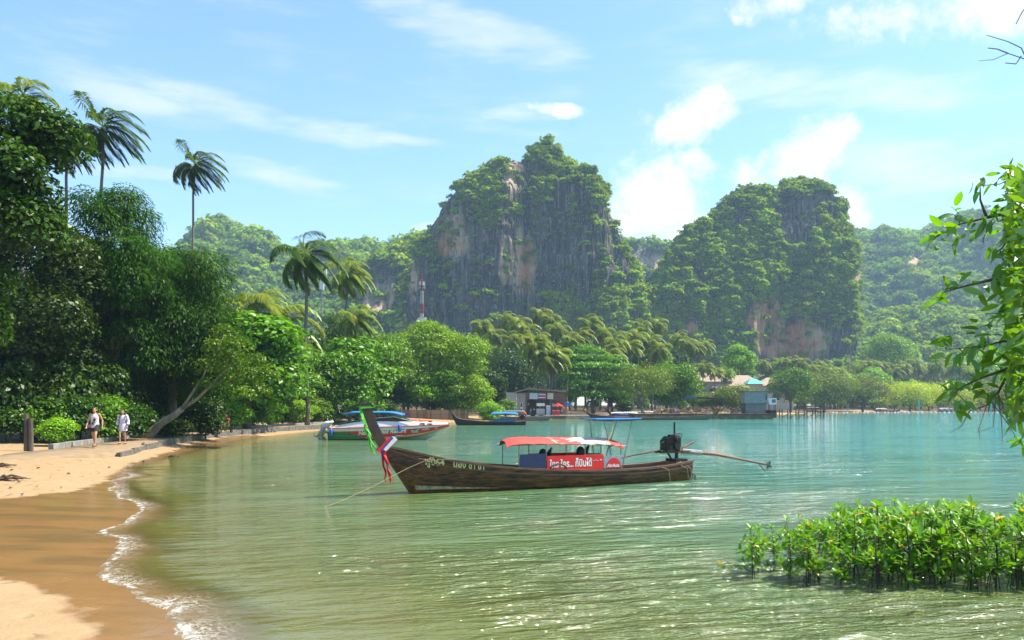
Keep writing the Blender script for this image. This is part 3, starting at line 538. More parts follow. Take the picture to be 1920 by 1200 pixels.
# undergrowth along the path
SHRUB = [tree_meshes('shrub', 2.6, 3.2, -.05, 4200, .17, lm, s_, nb=26, br=(.14, .26), trunk_r=.04) for lm, s_ in ((L_MID, 301), (L_DARK, 302), (L_LIME, 303))]
def shrubs(lst, label, group):
    for i, (px, py, D, h, w_, k) in enumerate(lst):
        x = (px - 960) / F * D; g = gzp(x, D); put_tree('shrub', label, 'shrub', SHRUB[k], (x, D, g), i * 1.7, (w_ / 3.2, w_ / 3.2, h / 2.6), group)
shrubs([(20, 0, 36.5, 2.4, 3.2, 1), (75, 0, 37.5, 2.7, 3.2, 0), (105, 0, 35.8, 1.5, 2.0, 2), (140, 0, 38.5, 2.6, 3.2, 1), (190, 0, 39.6, 2.6, 3.2, 0), (235, 0, 41, 2.7, 3.4, 1), (150, 0, 40.6, 3.6, 3.6, 1), (40, 0, 39.5, 3.6, 4, 0)], 'leafy green shrub in the thicket behind the path kerb', 'thicket behind the path kerb')
shrubs([(285, 0, 45.0, 2.0, 3.0, 1), (325, 0, 44.5, 1.7, 2.6, 1), (385, 0, 48.5, 2.2, 3.2, 1), (345, 0, 48, 2.6, 3.4, 1)], 'dark shrub behind the leaning trunk', 'dark shrubs behind the leaning trunk')
shrubs([(440, 0, 60, 2.6, 3.6, 2), (468, 0, 64, 2.8, 4, 0), (500, 0, 68, 2.8, 4, 2), (530, 0, 72, 2.8, 4.2, 0), (562, 0, 76, 2.8, 4.2, 2), (592, 0, 80, 3, 4.4, 0), (625, 0, 85, 3, 4.6, 0), (655, 0, 91, 3, 4.6, 1), (690, 0, 98, 3, 4.8, 1), (720, 0, 104, 3, 5, 1)], 'green shrub along the top of the sandy bend', 'shrubs along the sandy bend')
shrubs([(920, 0, 108, 3.6, 4.6, 2), (948, 0, 122, 3.4, 4.2, 0), (1170, 0, 156, 3.4, 5, 1), (1275, 0, 172, 3.6, 5, 0), (1345, 0, 180, 3.2, 5, 2)], 'green shrub near the boats drawn up at the shore', 'shrubs near the shore boats')

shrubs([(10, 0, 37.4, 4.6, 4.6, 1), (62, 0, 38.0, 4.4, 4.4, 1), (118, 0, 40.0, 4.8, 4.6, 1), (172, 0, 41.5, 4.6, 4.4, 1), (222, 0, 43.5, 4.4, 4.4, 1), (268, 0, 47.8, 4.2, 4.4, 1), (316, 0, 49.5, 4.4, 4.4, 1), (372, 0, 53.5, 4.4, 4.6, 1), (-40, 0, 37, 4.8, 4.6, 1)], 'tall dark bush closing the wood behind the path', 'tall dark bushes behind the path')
# ------------------------------------------------------------------ palms
def frond_mesh(rg, az, el, wind, L=1.0, m=None, npair=46, name='frond'):
    """a feather leaf: arching midrib with hanging leaflets; unit length"""
    d = np.array([math.cos(az) * math.cos(el), math.sin(az) * math.cos(el), math.sin(el)]); p = np.zeros(3); pts = [p.copy()]; ds = [d.copy()]; K = 12
    for k in range(K):
        d = d + np.array([0, 0, -.11 - .035 * k]) * .8 + np.array([wind, wind * .15, 0]) * (.05 + .012 * k); d /= np.linalg.norm(d); p = p + d / K; pts.append(p.copy()); ds.append(d.copy())
    pts, ds = np.array(pts), np.array(ds); V, Q, r = [], [], []
    for k in range(K):                                                              # midrib, three sided
        for e in (k, k + 1):
            s = np.cross(ds[e], [0, 0, 1.]); s /= np.linalg.norm(s) + 1e-6; u = np.cross(s, ds[e]); wd = .011 * (1 - .8 * e / K); V += [pts[e] - s * wd, pts[e] + u * wd * .8, pts[e] + s * wd]
        o = len(V) - 6; Q += [(o, o + 1, o + 4, o + 3), (o + 1, o + 2, o + 5, o + 4)]; r += [.9] * 6
    for j in range(npair):
        t_ = .14 + .86 * (j + .5) / npair; x = t_ * K; k = min(int(x), K - 1); f = x - k; c = pts[k] * (1 - f) + pts[k + 1] * f; dd = ds[k] * (1 - f) + ds[k + 1] * f; s = np.cross(dd, [0, 0, 1.]); s /= np.linalg.norm(s) + 1e-6
        ln = .30 * math.sin(math.pi * min(1, .18 + .80 * t_)) ** .7 * (.8 + .4 * rg.random())
        for sg in (-1, 1):
            l1 = s * sg * .75 + dd * .65 + np.array([wind * .35, 0, -.18 - .25 * rg.random()]); l1 /= np.linalg.norm(l1); l2 = l1 + np.array([wind * .45, 0, -.75]); l2 /= np.linalg.norm(l2)
            m1 = c + l1 * ln * .5; e = m1 + l2 * ln * .5; wv = np.cross(l1, s * .3 + np.array([0, 0, 1])); wv /= np.linalg.norm(wv) + 1e-6; wv *= .013; o = len(V)
            V += [c - wv * .5, c + wv * .5, m1 + wv, m1 - wv, e + wv * .15, e - wv * .15]; Q += [(o, o + 1, o + 2, o + 3), (o + 3, o + 2, o + 4, o + 5)]; r += [rg.random()] * 6
    return npmesh(name, np.array(V), np.array(Q), [m], {'rnd': r})
def palm_kind(seed, wind, nf, m, lo=-.75, npair=46):
    rg_ = random.Random(seed); out = []
    for i in range(nf):
        t_ = i / (nf - 1); el = 1.35 - (1.35 - lo) * t_ ** .85; out.append((frond_mesh(rg_, i * 2.4 + rg_.random() * .4, el + rg_.uniform(-.1, .1), wind, m=L_DEAD if i >= nf - 2 and seed != 11 else m, npair=npair), .8 + .25 * math.sin(math.pi * min(1, t_ + .25)) + rg_.uniform(-.08, .08)))
    return out
PALM = {'swept': palm_kind(11, 1.35, 26, L_PALMD), 'windy': palm_kind(12, .75, 24, L_PALM), 'full': palm_kind(13, .4, 24, L_PALM), 'windy2': palm_kind(14, 1.0, 22, L_PALM, -.5), 'full2': palm_kind(16, .25, 21, L_PALM, -.9), 'swept2': palm_kind(15, 1.1, 24, L_PALMD, -1.0)}
COCO = MB().ell((0, 0, 0), (.13, .13, .16), 8, 5).mesh('coconut', mat('coconut_husk', (.26, .24, .07), .6, var=.5), smooth=True)
def palm(kind, px, py, D, fl, label, group=None, lean=0.0, base_px=None, rz=0.0, r=.16, coco=True, name='coconut_palm'):
    top = P(px, py, D); bx = ((base_px if base_px is not None else px) - 960) / F * D; g = max(gzp(bx, D), 0); e = empty(name, (bx, D, g)); tag(e, label, 'palm', group)
    h = top.z - g; dx = top.x - bx; n = 9; pts = [(dx * (i / n) ** 1.5 + .12 * math.sin(i * 1.1 + px), 0.05 * math.sin(i * 1.7 + px), h * i / n - .2 * (i == 0)) for i in range(n)] + [(dx, 0, h)]
    MB().tube(pts, [r * (1.5 if i == 0 else 1.05 - .35 * i / n) for i in range(n + 1)], 8).build('trunk', PALMBARK, e, True)
    for i, (me, s) in enumerate(PALM[kind]):
        o = link('frond', me, e, (dx, 0, h - .03 * i / 10), (0, 0, rz), (fl * s,) * 3)
    if coco:
        for k in range(5): link('coconut', COCO, e, (dx + .24 * math.cos(k * 1.3 + px), .24 * math.sin(k * 1.3 + px), h - .28 - .08 * (k % 2)), (k, k, 0))
    return e
palm('swept', 193, 240, 62, 4.3, 'tall wind swept palm rising above the feathery trees', base_px=185)
palm('swept', 366, 310, 76, 3.9, 'lone tall slim palm bent by the wind against the sky', base_px=352, r=.15)
palm('windy2', 42, 182, 52, 2.8, 'palm peeping over the large leaved tree')
palm('swept2', 128, 275, 66, 3.2, 'palm half hidden beside the tall wind swept one', base_px=120)
palm('swept2', 572, 480, 72, 4.6, 'big shaggy palm with hanging fronds before the far ridge', base_px=575, r=.2)
palm('windy', 652, 515, 96, 4.2, 'slim palm right of the big shaggy palm', base_px=642)
palm('full', 470, 590, 80, 5.6, 'low palm with blowing fronds behind the fresh green tree', base_px=460)
palm('windy', 520, 610, 82, 6.2, 'low palm with long golden fronds under the big shaggy palm', base_px=520, rz=.8)
palm('windy2', 668, 600, 92, 3.6, 'small dark palm above the glossy green tree')
palm('full', 1002, 645, 142, 4.8, 'leaning palm in front of the shop, topmost of three', base_px=1006, lean=1)
palm('windy', 1022, 672, 141, 4.6, 'leaning palm in front of the shop with low crown', base_px=1018, rz=.5)
palm('full', 1040, 668, 143, 4.6, 'leaning palm in front of the shop at the sign board end', base_px=1030, rz=1.1)
rg = random.Random(4)
for (px, py, D) in [(903, 612, 205), (925, 628, 196), (950, 600, 212), (968, 608, 200), (985, 622, 192), (1012, 590, 210), (1030, 600, 205), (1045, 618, 190), (1070, 640, 184), (1105, 607, 208), (1090, 632, 192), (1130, 625, 200), (1150, 640, 188), (1180, 650, 196), (1200, 612, 220), (1188, 632, 205), (1230, 608, 225), (1222, 640, 205), (1235, 655, 196),
                    (1270, 636, 232), (1286, 645, 226), (1302, 652, 236), (1320, 650, 240), (960, 640, 186), (1142, 668, 182)]:
    palm(rg.choice(['windy', 'full', 'windy2', 'full2']), px, py, D, rg.uniform(4.4, 5.6), 'coconut palm in the grove below the tall tower', 'palm grove below the tall tower', base_px=px + rg.uniform(-14, 8), rz=rg.uniform(-1.0, 1.0), r=.2, coco=False)
palm('windy', 1322, 690, 205, 3.8, 'palm standing before the thatched roofs, taller of two', base_px=1312, coco=False); palm('windy2', 1340, 698, 215, 3.6, 'short palm beside the thatched roofs', coco=False); palm('windy', 1362, 700, 225, 3.4, 'short palm right of the thatched ridge', coco=False)
for i in range(15):
    palm(rg.choice(['windy', 'full', 'windy2', 'full2']), 1430 + i * 10 + rg.uniform(-5, 5), 686 + rg.uniform(-8, 14), 300 + rg.uniform(-15, 30), rg.uniform(4.2, 5.4), 'sunlit palm in the row under the orange cliff', 'palms under the orange cliff', rz=rg.uniform(-1.0, 1.0), r=.22, coco=False)
for i in range(18):
    palm(rg.choice(['windy', 'full', 'windy2', 'full2']), 1615 + i * 12 + rg.uniform(-6, 6), 688 + rg.uniform(-8, 12), 350 + rg.uniform(-15, 40), rg.uniform(4.6, 6), 'sunlit palm in the row below the hazy hill', 'palms below the hazy hill', rz=rg.uniform(-1.0, 1.0), r=.22, coco=False)
# ------------------------------------------------------------------ boats
def curve_interp(pts):
    xs_ = [p[0] for p in pts]; cols = list(zip(*pts))[1:]
    def f(x, k=0):
        c = cols[k]; i = max(0, min(len(xs_) - 2, int(np.searchsorted(xs_, x)) - 1)); h = xs_[i + 1] - xs_[i]; t_ = (x - xs_[i]) / h
        m0 = (c[i + 1] - c[i - 1]) / (xs_[i + 1] - xs_[i - 1]) if i > 0 else (c[1] - c[0]) / h; m1 = (c[i + 2] - c[i]) / (xs_[i + 2] - xs_[i]) if i < len(c) - 2 else (c[-1] - c[-2]) / h
        return (2 * t_ ** 3 - 3 * t_ ** 2 + 1) * c[i] + (t_ ** 3 - 2 * t_ ** 2 + t_) * h * m0 + (-2 * t_ ** 3 + 3 * t_ ** 2) * c[i + 1] + (t_ ** 3 - t_ ** 2) * h * m1
    return f
def text_mesh(body, size, shear=0.0, ext=0.0, bold=0.0):
    c = bpy.data.curves.new('lettering', 'FONT'); c.body = body; c.size = size; c.shear = shear; c.offset = bold; c.extrude = ext; c.resolution_u = 3; o = bpy.data.objects.new('lettering', c); COL.objects.link(o)
    me = bpy.data.meshes.new_from_object(o.evaluated_get(bpy.context.evaluated_depsgraph_get())); bpy.data.objects.remove(o); bpy.data.curves.remove(c); return me
def lettering(body, size, m, parent, fn, name='lettering', shear=0.0, bold=0.0):
    """flat print: each point of the letters is laid on a surface by fn(u, v) -> xyz"""
    me = text_mesh(body, size, shear, bold=bold); n = len(me.vertices); co = np.zeros(n * 3); me.vertices.foreach_get('co', co); co = co.reshape(-1, 3)
    out = np.array([fn(u, v) for u, v, _ in co]); me.vertices.foreach_set('co', out.ravel()); me.materials.clear(); me.materials.append(m); me.update(); return link(name, me, parent)
WOODM = bpy.data.materials.new('varnished_planks'); WOODM.use_nodes = True; t = NT(WOODM.node_tree); b = t.n['Principled BSDF']
tc = t.new('ShaderNodeTexCoord').outputs['Object']; oi = t.new('ShaderNodeObjectInfo').outputs['Random']
g1 = t.noise(t.map(tc, (1.1, 6, 9)), 1.6, 6, .65, dist=.5); g2 = t.noise(t.map(tc, (.9, 1, 2.2)), 1.1, 4, .6)
c = t.mix(t.ss(g1, .35, .68), (.018, .007, .0025), (.165, .062, .014)); c = t.mix(t.m('MULTIPLY', t.ss(g2, .48, .70), .75), c, (.022, .012, .007)); c = t.mix(t.m('MULTIPLY', oi, .35), c, t.mix(1, c, (1.7, 1.5, 1.2, 1), 'MULTIPLY'))
t.put(b.inputs['Base Color'], c); b.inputs['Specular IOR Level'].default_value = .32; t.put(b.inputs['Roughness'], t.m('ADD', .26, t.m('MULTIPLY', g2, .3))); bp = t.new('ShaderNodeBump'); bp.inputs['Strength'].default_value = .35; bp.inputs['Distance'].default_value = .01; t.put(bp.inputs['Height'], g1); t.l.new(bp.outputs[0], b.inputs['Normal'])
RAILM = mat('rail_wood', (.20, .085, .045), .5, var=.5, nscale=5, stretch=(.5, 4, 4)); DARKW = mat('dark_wood', (.045, .028, .018), .6, var=.5, nscale=6)
BOOT = mat('waterline_paint', (.40, .33, .19), .8, var=.6, nscale=5); GOLD = mat('gold_paint', (.70, .62, .25), .5, var=.2, nscale=20); METAL = mat('galvanised_pipe', (.30, .29, .27), .45, .6, var=.4)
BLACK = mat('black_iron', (.022, .020, .019), .5, .3, var=.5, nscale=18, bump=.3); RUST = mat('rusty_iron', (.16, .065, .030), .8, .2, var=.5, nscale=12, bump=.3); REDP = mat('red_vinyl', (.72, .018, .014), .45, var=.12, nscale=5); WHITEP = mat('white_paint', (.78, .77, .74), .45, var=.10, nscale=5)
NAVY = mat('navy_vinyl', (.012, .020, .085), .5, var=.3); CLOTHG = mat('green_cloth', (.09, .50, .03), .7, var=.3, nscale=9); CLOTHR = mat('red_cloth', (.72, .020, .018), .7, var=.3, nscale=9); CLOTHB = mat('purple_cloth', (.075, .045, .38), .7, var=.3, nscale=9); CLOTHW = mat('white_cloth', (.75, .70, .66), .8, var=.2, nscale=9)
ROPE = mat('rope', (.34, .26, .15), .9, var=.4, nscale=40); YROPE = mat('yellow_rope', (.65, .42, .03), .8, var=.2); BLUEP = mat('blue_tarpaulin', (.012, .135, .46), .5, var=.25, nscale=4); BLUEL = mat('bright_blue_canvas', (.012, .21, .62), .5, var=.25, nscale=4)
def hull_fns(sheer, beam, keel):
    S, B, K = curve_interp(sheer), curve_interp(beam), curve_interp(keel)
    def pt(s, t_, side, off=0.0):
        b_, zs, zk = max(B(s), .02), S(s), min(K(s), S(s) - .02); a = t_ * math.pi / 2; y = b_ * math.sin(a) ** .85; z = zk + (zs - zk) * (1 - math.cos(a)) ** .92
        nx = math.cos(a) * .9 + .0; return Vector((s, side * (y + off * max(.35, math.sin(a + .25))), z - off * nx * .7))
    return S, B, K, pt
def strip(rowsA, rowsB, m=None):
    """a thin plank between two edge lines, each a list of (outer, inner) points"""
    V = []; Fc = []; n = len(rowsA)
    for (ao, ai), (bo, bi) in zip(rowsA, rowsB): V += [ao, bo, bi, ai]
    for i in range(n - 1):
        o, p = i * 4, i * 4 + 4; Fc += [(o, p, p + 1, o + 1), (o + 1, p + 1, p + 2, o + 2), (o + 2, p + 2, p + 3, o + 3), (o + 3, p + 3, p, o)]
    Fc += [(0, 1, 2, 3), (4 * n - 1, 4 * n - 2, 4 * n - 3, 4 * n - 4)]; mb = MB(); mb.add(V, Fc); return mb
def plank_hull(e, pt, s0, s1, nst, npl, liner_m, wood, rail_m, S, B, tcut=.0):
    ss_ = [s0 + (s1 - s0) * (i / nst) ** 1.15 for i in range(nst + 1)]; h = MB(); rows = 9
    for side in (-1, 1):
        V = [pt(s, k / (rows - 1), side, -.035) for s in ss_ for k in range(rows)]; h.add(V, [(i * rows + k, (i + 1) * rows + k, (i + 1) * rows + k + 1, i * rows + k + 1) for i in range(nst) for k in range(rows - 1)])
    hull = h.build('hull', liner_m, e, True)
    tb = [.0, .20, .34, .47, .60, .73, .86, .985] if npl == 7 else [i / npl for i in range(npl + 1)]
    for side in (-1, 1):
        for j in range(len(tb) - 1):
            a = [(pt(s, tb[j], side, .020), pt(s, tb[j], side, -.012)) for s in ss_]; b_ = [(pt(s, tb[j + 1] - .004, side, .001), pt(s, tb[j + 1] - .004, side, -.02)) for s in ss_]
            strip(a, b_).build('plank', wood, hull, False)
    for side in (-1, 1):
        a = [(pt(s, 1, side, .045) + Vector((0, 0, .035)), pt(s, 1, side, -.04) + Vector((0, 0, .035))) for s in ss_]; b_ = [(p - Vector((0, 0, .06)), q - Vector((0, 0, .06))) for p, q in a]; strip(a, b_).build('gunwale', rail_m, e)
        a = [(pt(s, .91, side, .030), pt(s, .91, side, .006)) for s in ss_]; b_ = [(p - Vector((0, 0, .035)), q - Vector((0, 0, .035))) for p, q in a]; strip(a, b_).build('rubbing_strake', rail_m, e)
    return hull
BOW = Vector((-2.72, 20.4, 0)); ang = R(25)
boat = empty('longtail_boat', BOW, ang, (.91, 1, 1)); tag(boat, 'brown wooden longtail boat with red canopy and green ribbon on its prow', 'boat')
S, B, K, pt = hull_fns([(-.90, 1.30), (-.4, 1.21), (0, 1.12), (1, .90), (2, .745), (3, .635), (4.5, .525), (6, .465), (7.5, .45), (9, .50), (10.15, .62)], [(-.90, .045), (-.4, .12), (0, .20), (1, .38), (2, .52), (3, .60), (4.5, .64), (6.5, .63), (8.5, .54), (10.15, .40)],
                   [(-.90, 1.20), (-.62, .82), (-.3, .38), (0, -.02), (.35, -.24), (1, -.30), (5, -.32), (9, -.26), (10.15, -.12)])
plank_hull(boat, pt, -.88, 10.12, 44, 7, DARKW, WOODM, RAILM, S, B)
# keel stem, prow horn
mb = MB(); stem = [(.9, -.33), (.35, -.27), (0, -.05), (-.3, .36), (-.62, .80), (-.90, 1.22)]
mb.prism([(x - .05, z) for x, z in stem] + [(x + .16, z + .02) for x, z in reversed(stem)], -.045, .045, axis='y'); mb.build('stem_post', WOODM, boat)
hornf = [(-.96, 1.20), (-1.15, 1.48), (-1.35, 1.86), (-1.51, 2.22), (-1.60, 2.40)]; hornb = [(-1.30, 2.42), (-1.22, 2.22), (-1.07, 1.87), (-.88, 1.52), (-.64, 1.25)]
MB().prism(hornf + hornb, -.075, .075, axis='y').build('prow', mat('prow_wood', (.050, .026, .013), .45, var=.5, nscale=4, stretch=(2, 2, .6)), boat)
MB().prism([(-1.64, 2.37), (-1.61, 2.46), (-1.28, 2.48), (-1.27, 2.40)], -.09, .09, axis='y').build('prow_cap', DARKW, boat)
def ribbon(pts, wid, m, name, parent, th=.012, tw=0.0):
    mb = MB(); V = []
    for i, p in enumerate(pts):
        a = tw * i; wv = Vector((math.cos(a), math.sin(a), 0)) * wid[i] / 2; nv = Vector((-math.sin(a), math.cos(a), 0)) * th; p = Vector(p) + nv * (2 * math.sin(i * 1.9)); V += [p - wv - nv, p + wv - nv, p + wv + nv, p - wv + nv]
    mb.add(V, [(i * 4 + k, i * 4 + (k + 1) % 4, i * 4 + 4 + (k + 1) % 4, i * 4 + 4 + k) for i in range(len(pts) - 1) for k in range(4)] + [(0, 3, 2, 1), tuple(4 * len(pts) - 4 + k for k in range(4))]); return mb.build(name, m, parent)
gw = MB().prism([(-1.59, 2.31), (-1.625, 2.375), (-1.28, 2.39), (-1.265, 2.33)], -.085, .085, axis='y').build('prow_wrap', CLOTHG, boat)
for q, (dy, x1, z1, wd) in enumerate([(-.12, -1.20, 1.10, .085), (-.10, -1.24, 1.2, .07), (-.14, -1.21, 1.28, .06)]):
    ribbon([(-1.62 + (x1 + 1.62) * (i / 9) + .02 * math.sin(i * 2.1 + q), dy - .03 * math.sin(i * .7 + q), 2.30 + (z1 - 2.30) * i / 9) for i in range(10)], [wd * (.7 + .5 * (i % 3) / 3) for i in range(10)], CLOTHG, 'ribbon', boat, tw=.12)
for (off, m__, w0) in ((0, CLOTHR, .10), (.10, CLOTHB, .07), (.18, CLOTHW, .09)):
    MB().prism([(-1.10 + off, 1.20 + off * .12), (-1.02 + off, 1.16 + off * .05), (-.66 + off * .9, 1.46 + off * .1), (-.74 + off * .9, 1.54 + off * .1)][:4], -.095 - off * .12, .095 + off * .12, axis='y').build('bow_sash', m__, boat)
for q, (x0, x1, zb, m__, wd) in enumerate([(-.98, -.84, .34, CLOTHR, .09), (-.94, -.74, .58, CLOTHB, .10), (-.90, -.72, .30, CLOTHR, .09), (-.92, -.70, .38, CLOTHR, .05)]):
    ribbon([(x0 + (x1 - x0) * i / 8 + .02 * math.sin(i * 1.6 + q), -.13 - .02 * q, 1.18 + (zb - 1.18) * i / 8) for i in range(9)], [wd * (.75 + .1 * (i % 3)) for i in range(9)], m__, 'ribbon', boat, tw=.15)
# painted waterline wedge at the bow, boat name
def on_hull(s, z, off=.03):
    zk, zs = min(K(s), S(s) - .02), S(s); q = min(max((z - zk) / (zs - zk), 0), 1) ** (1 / .92); a = math.acos(max(-1, 1 - q)); return pt(s, a / (math.pi / 2), -1, off)
sv = np.linspace(.06, 2.6, 20); strip([(on_hull(s, .13 - .05 * s / 3.4, .036), on_hull(s, .13 - .05 * s / 3.4, .016)) for s in sv], [(on_hull(s - .04, .24 - .19 * s / 3.4, .036), on_hull(s - .04, .24 - .19 * s / 3.4, .016)) for s in sv]).build('waterline_stripe', BOOT, boat)
lettering('ฟู064', .27, GOLD, boat, lambda u, v: on_hull(.28 + u, .80 - .09 * u + v, .03), bold=.006); lettering('น้อง ช่า ช่า', .25, GOLD, boat, lambda u, v: on_hull(1.12 + u * .93, .72 - .10 * u + v, .03), bold=.006)
lettering('__ ____ __', .07, GOLD, boat, lambda u, v: on_hull(-.08 + u, 1.03 - .06 * u + v, .032), 'painted_line')
# inside: floor boards, thwarts
for k in range(8): s = 1.6 + k * 1.0; MB().box((s, 0, S(s) - .22), (.22, 2 * B(s) * .86, .035)).build('thwart', RAILM, boat)
MB().prism([(1.2, -.15), (1.2, .15), (4, .34), (8, .32), (9.6, .15), (9.6, -.15), (8, -.32), (4, -.34)], .02, .05).build('floor_boards', DARKW, boat)
MB().prism([(.0, -.15), (0, .15), (1.5, .40), (1.5, -.40)], .80, .83).build('foredeck', DARKW, boat)
# canopy: red and white vinyl over a pole frame, side banners
vm = bpy.data.materials.new('red_white_awning'); vm.use_nodes = True; t = NT(vm.node_tree); b = t.n['Principled BSDF']; tc = t.new('ShaderNodeTexCoord').outputs['Object']; sx = t.new('ShaderNodeSeparateXYZ'); t.l.new(tc, sx.inputs[0])
sw = t.noise(t.map(tc, (1.0, 2.6, .3)), 1.5, 2, .4, dist=1.2); whitez = t.m('MULTIPLY', t.ss(t.m('ADD', sw, t.m('MULTIPLY', t.m('SUBTRACT', sx.outputs[0], 5.2), .10)), .50, .55), t.m('MULTIPLY', t.ss(sx.outputs[0], 3.5, 3.9), t.ss(sx.outputs[0], 6.62, 6.56)))
c = t.mix(whitez, (.52, .040, .028, 1), (.58, .50, .44, 1)); c = t.mix(t.m('MULTIPLY', t.noise(tc, 5, 4), .25), c, (.42, .16, .11)); t.put(b.inputs['Base Color'], c); b.inputs['Roughness'].default_value = .6; b.inputs['Specular IOR Level'].default_value = .25
V = []; nx, ny = 28, 11; CW = .60
for lay in (0, -.02):
    for i in range(nx):
        s = 2.98 + 4.30 * i / (nx - 1)
        for j in range(ny):
            q = j / (ny - 1) * 2 - 1; dz = .17 * (1 - q * q) ** .8 + .012 * math.sin(i * 1.9 + j) - (.10 * max(0, 1 - (s - 2.98) / .5) ** 2) - .13 * max(0, 1 - (7.28 - s) / .7) ** 1.5 - .022 * (s - 3); V.append((s + .16 * q, q * CW, 1.32 + dz + lay))
N = nx * ny; Fc = []
for i in range(nx - 1):
    for j in range(ny - 1): a = i * ny + j; Fc += [(a, a + 1, a + ny + 1, a + ny), (N + a, N + a + ny, N + a + ny + 1, N + a + 1)]
mb = MB(); mb.add(V, Fc); mb.build('canopy', vm, boat, True); PW = .57
for s in (3.25, 4.20, 5.62, 7.0):
    for sd_ in (-1, 1): MB().tube([(s, sd_ * PW, S(s) - .1), (s, sd_ * PW, 1.34 - .022 * (s - 3))], .016, 6).build('canopy_pole', METAL, boat)
for sd_ in (-1, 1): MB().tube([(3.05, sd_ * PW, 1.27), (4.8, sd_ * PW, 1.28), (7.2, sd_ * PW, 1.17)], .014, 6).build('canopy_rail', METAL, boat)
BY = PW + .03
for sd_ in (-1, 1):
    if sd_ < 0: MB().box((3.72, sd_ * BY, .78), (.92, .012, .46)).build('blue_side_panel', NAVY, boat)
    ban = MB().box((5.25, sd_ * (BY + .01), .725), (2.08, .014, .43)).build('banner', REDP, boat)
    MB().box((6.645, sd_ * (BY + .01), .71), (.68, .014, .38)).build('grey_side_panel', mat('grey_vinyl', (.30, .34, .37), .6, var=.2), boat)
disc = MB().prism([(6.68 + .29 * math.cos(k * math.pi / 14), .525 + .30 * math.sin(k * math.pi / 14)) for k in range(15)], -BY - .025, -BY - .019, axis='y').build('red_disc_emblem', REDP, boat)
lettering('AirAsia', .17, WHITEP, disc, lambda u, v: Vector((6.42 + u * .92, -BY - .029, .555 + v * .8)), shear=.25, bold=.005)
lettering('ใคร ใคร...', .27, WHITEP, boat, lambda u, v: Vector((4.30 + u * .86, -BY - .021, .61 + v * 1.0)), bold=.008); lettering('ก็บินได้', .29, WHITEP, boat, lambda u, v: Vector((5.22 + u * .80, -BY - .021, .61 + v * 1.0)), bold=.008)
mb = MB()
for k in range(5): mb.box((5.90 + k * .045, -BY - .021, .78 - .014 * abs(k - 2)), (.028, .003, .016))
mb.prism([(6.12, .78), (6.21, .80), (6.22, .76)], -BY - .0225, -BY - .0195, axis='y'); mb.build('banner_mark', WHITEP, boat)
MB().tube([(4.28 + .30 * (1 - math.cos(k * math.pi / 12)), -BY - .06, .55 + .15 * math.sin(k * math.pi / 12)) for k in range(13)], .022, 6).build('rubber_hose', BLACK, boat)
for (x, zz) in ((5.45, .96), (4.05, .92)):
    MB().ell((x + .30, -.1, zz + .02), (.15, .13, .19), 10, 7).tube([(x + .48, -.1, zz), (x + .62, -.1, zz + .22)], [.09, .03]).build('gear_bundle', BLACK, boat, True)
# tall stern frame with rolled blue tarpaulin
for (x0, x1) in ((6.75, 6.45), (7.05, 7.55)):
    for sd_ in (-1, 1): MB().tube([(x0, sd_ * .55, S(x0)), (x1, sd_ * .42, 1.93)], .015, 6).build('frame_pole', METAL, boat)
for sd_ in (-1, 1): MB().tube([(6.3, sd_ * .42, 1.93), (7.65, sd_ * .42, 1.93)], .013, 6).build('frame_rail', METAL, boat)
mb = MB(); mb.box((6.98, 0, 1.985), (1.7, .95, .03)); mb.tube([(6.1, -.46, 1.98), (7.0, -.48, 1.975), (7.9, -.46, 1.985)], [.03, .04, .025], 8); mb.build('tarpaulin', BLUEP, boat)
MB().tube([(6.80, -.44, 1.96), (6.68, -.52, 1.6), (6.45, -.60, 1.28)], .012, 5).build('yellow_strap', YROPE, boat)
# engine on its pivot, tiller, long shaft and propeller
eng = empty('engine', (0, 0, 0), parent=boat); mb = MB(); mb.tube([(9.75, 0, .30), (9.75, 0, .92)], .06, 8).box((9.75, 0, .64), (.5, .55, .09)).tube([(9.55, 0, .64), (9.35, 0, .9)], .03).build('pivot_post', BLACK, eng)
o = MB().box((9.50, 0, 1.10), (.50, .32, .28)).box((9.44, 0, 1.31), (.36, .22, .16), ry=.12).tube([(9.30, -.16, 1.30), (9.30, .16, 1.30)], .075, 9).tube([(9.60, -.20, 1.12), (9.60, -.25, 1.12)], .13, 12).tube([(9.34, -.18, 1.08), (9.34, -.22, 1.08)], .09, 12).box((9.52, 0, 1.42), (.20, .14, .08)).tube([(9.62, .02, 1.38), (9.80, .02, 1.44), (9.90, .02, 1.30)], .03, 6).box((9.22, 0, 1.12), (.06, .38, .34)).ell((9.64, -.13, 1.30), (.10, .08, .11)).ell((9.75, 0, 1.08), (.12, .18, .17)).build('engine_block', BLACK, eng)
MB().tube([(9.16 + .13 * math.cos(k * .52), -.05, 1.10 + .13 * math.sin(k * .52)) for k in range(13)], .02, 6).build('fan_guard', BLACK, eng)
mb = MB()
for k in range(7): mb.tube([(9.28 + .07 * k, -.22, 1.44), (9.30 + .07 * k, -.25, 1.30 - .05 * (k % 3)), (9.36 + .06 * k, -.23, 1.12)], .014, 5)
mb.tube([(9.55, -.12, 1.47), (9.75, -.12, 1.50), (9.92, -.10, 1.47), (9.86, -.1, 1.34)], .022, 6); mb.build('hoses', BLACK, eng)
MB().tube([(9.70, .05, 1.30), (9.70, .05, 1.86)], .032, 8).build('exhaust_pipe', BLACK, eng); MB().box((9.66, -.19, 1.22), (.16, .1, .26)).build('oil_tank', RUST, eng)
MB().box((9.60, -.10, .90), (1.25, .07, .06)).box((9.60, .16, .90), (1.25, .07, .06)).build('engine_bed', RUST, eng)
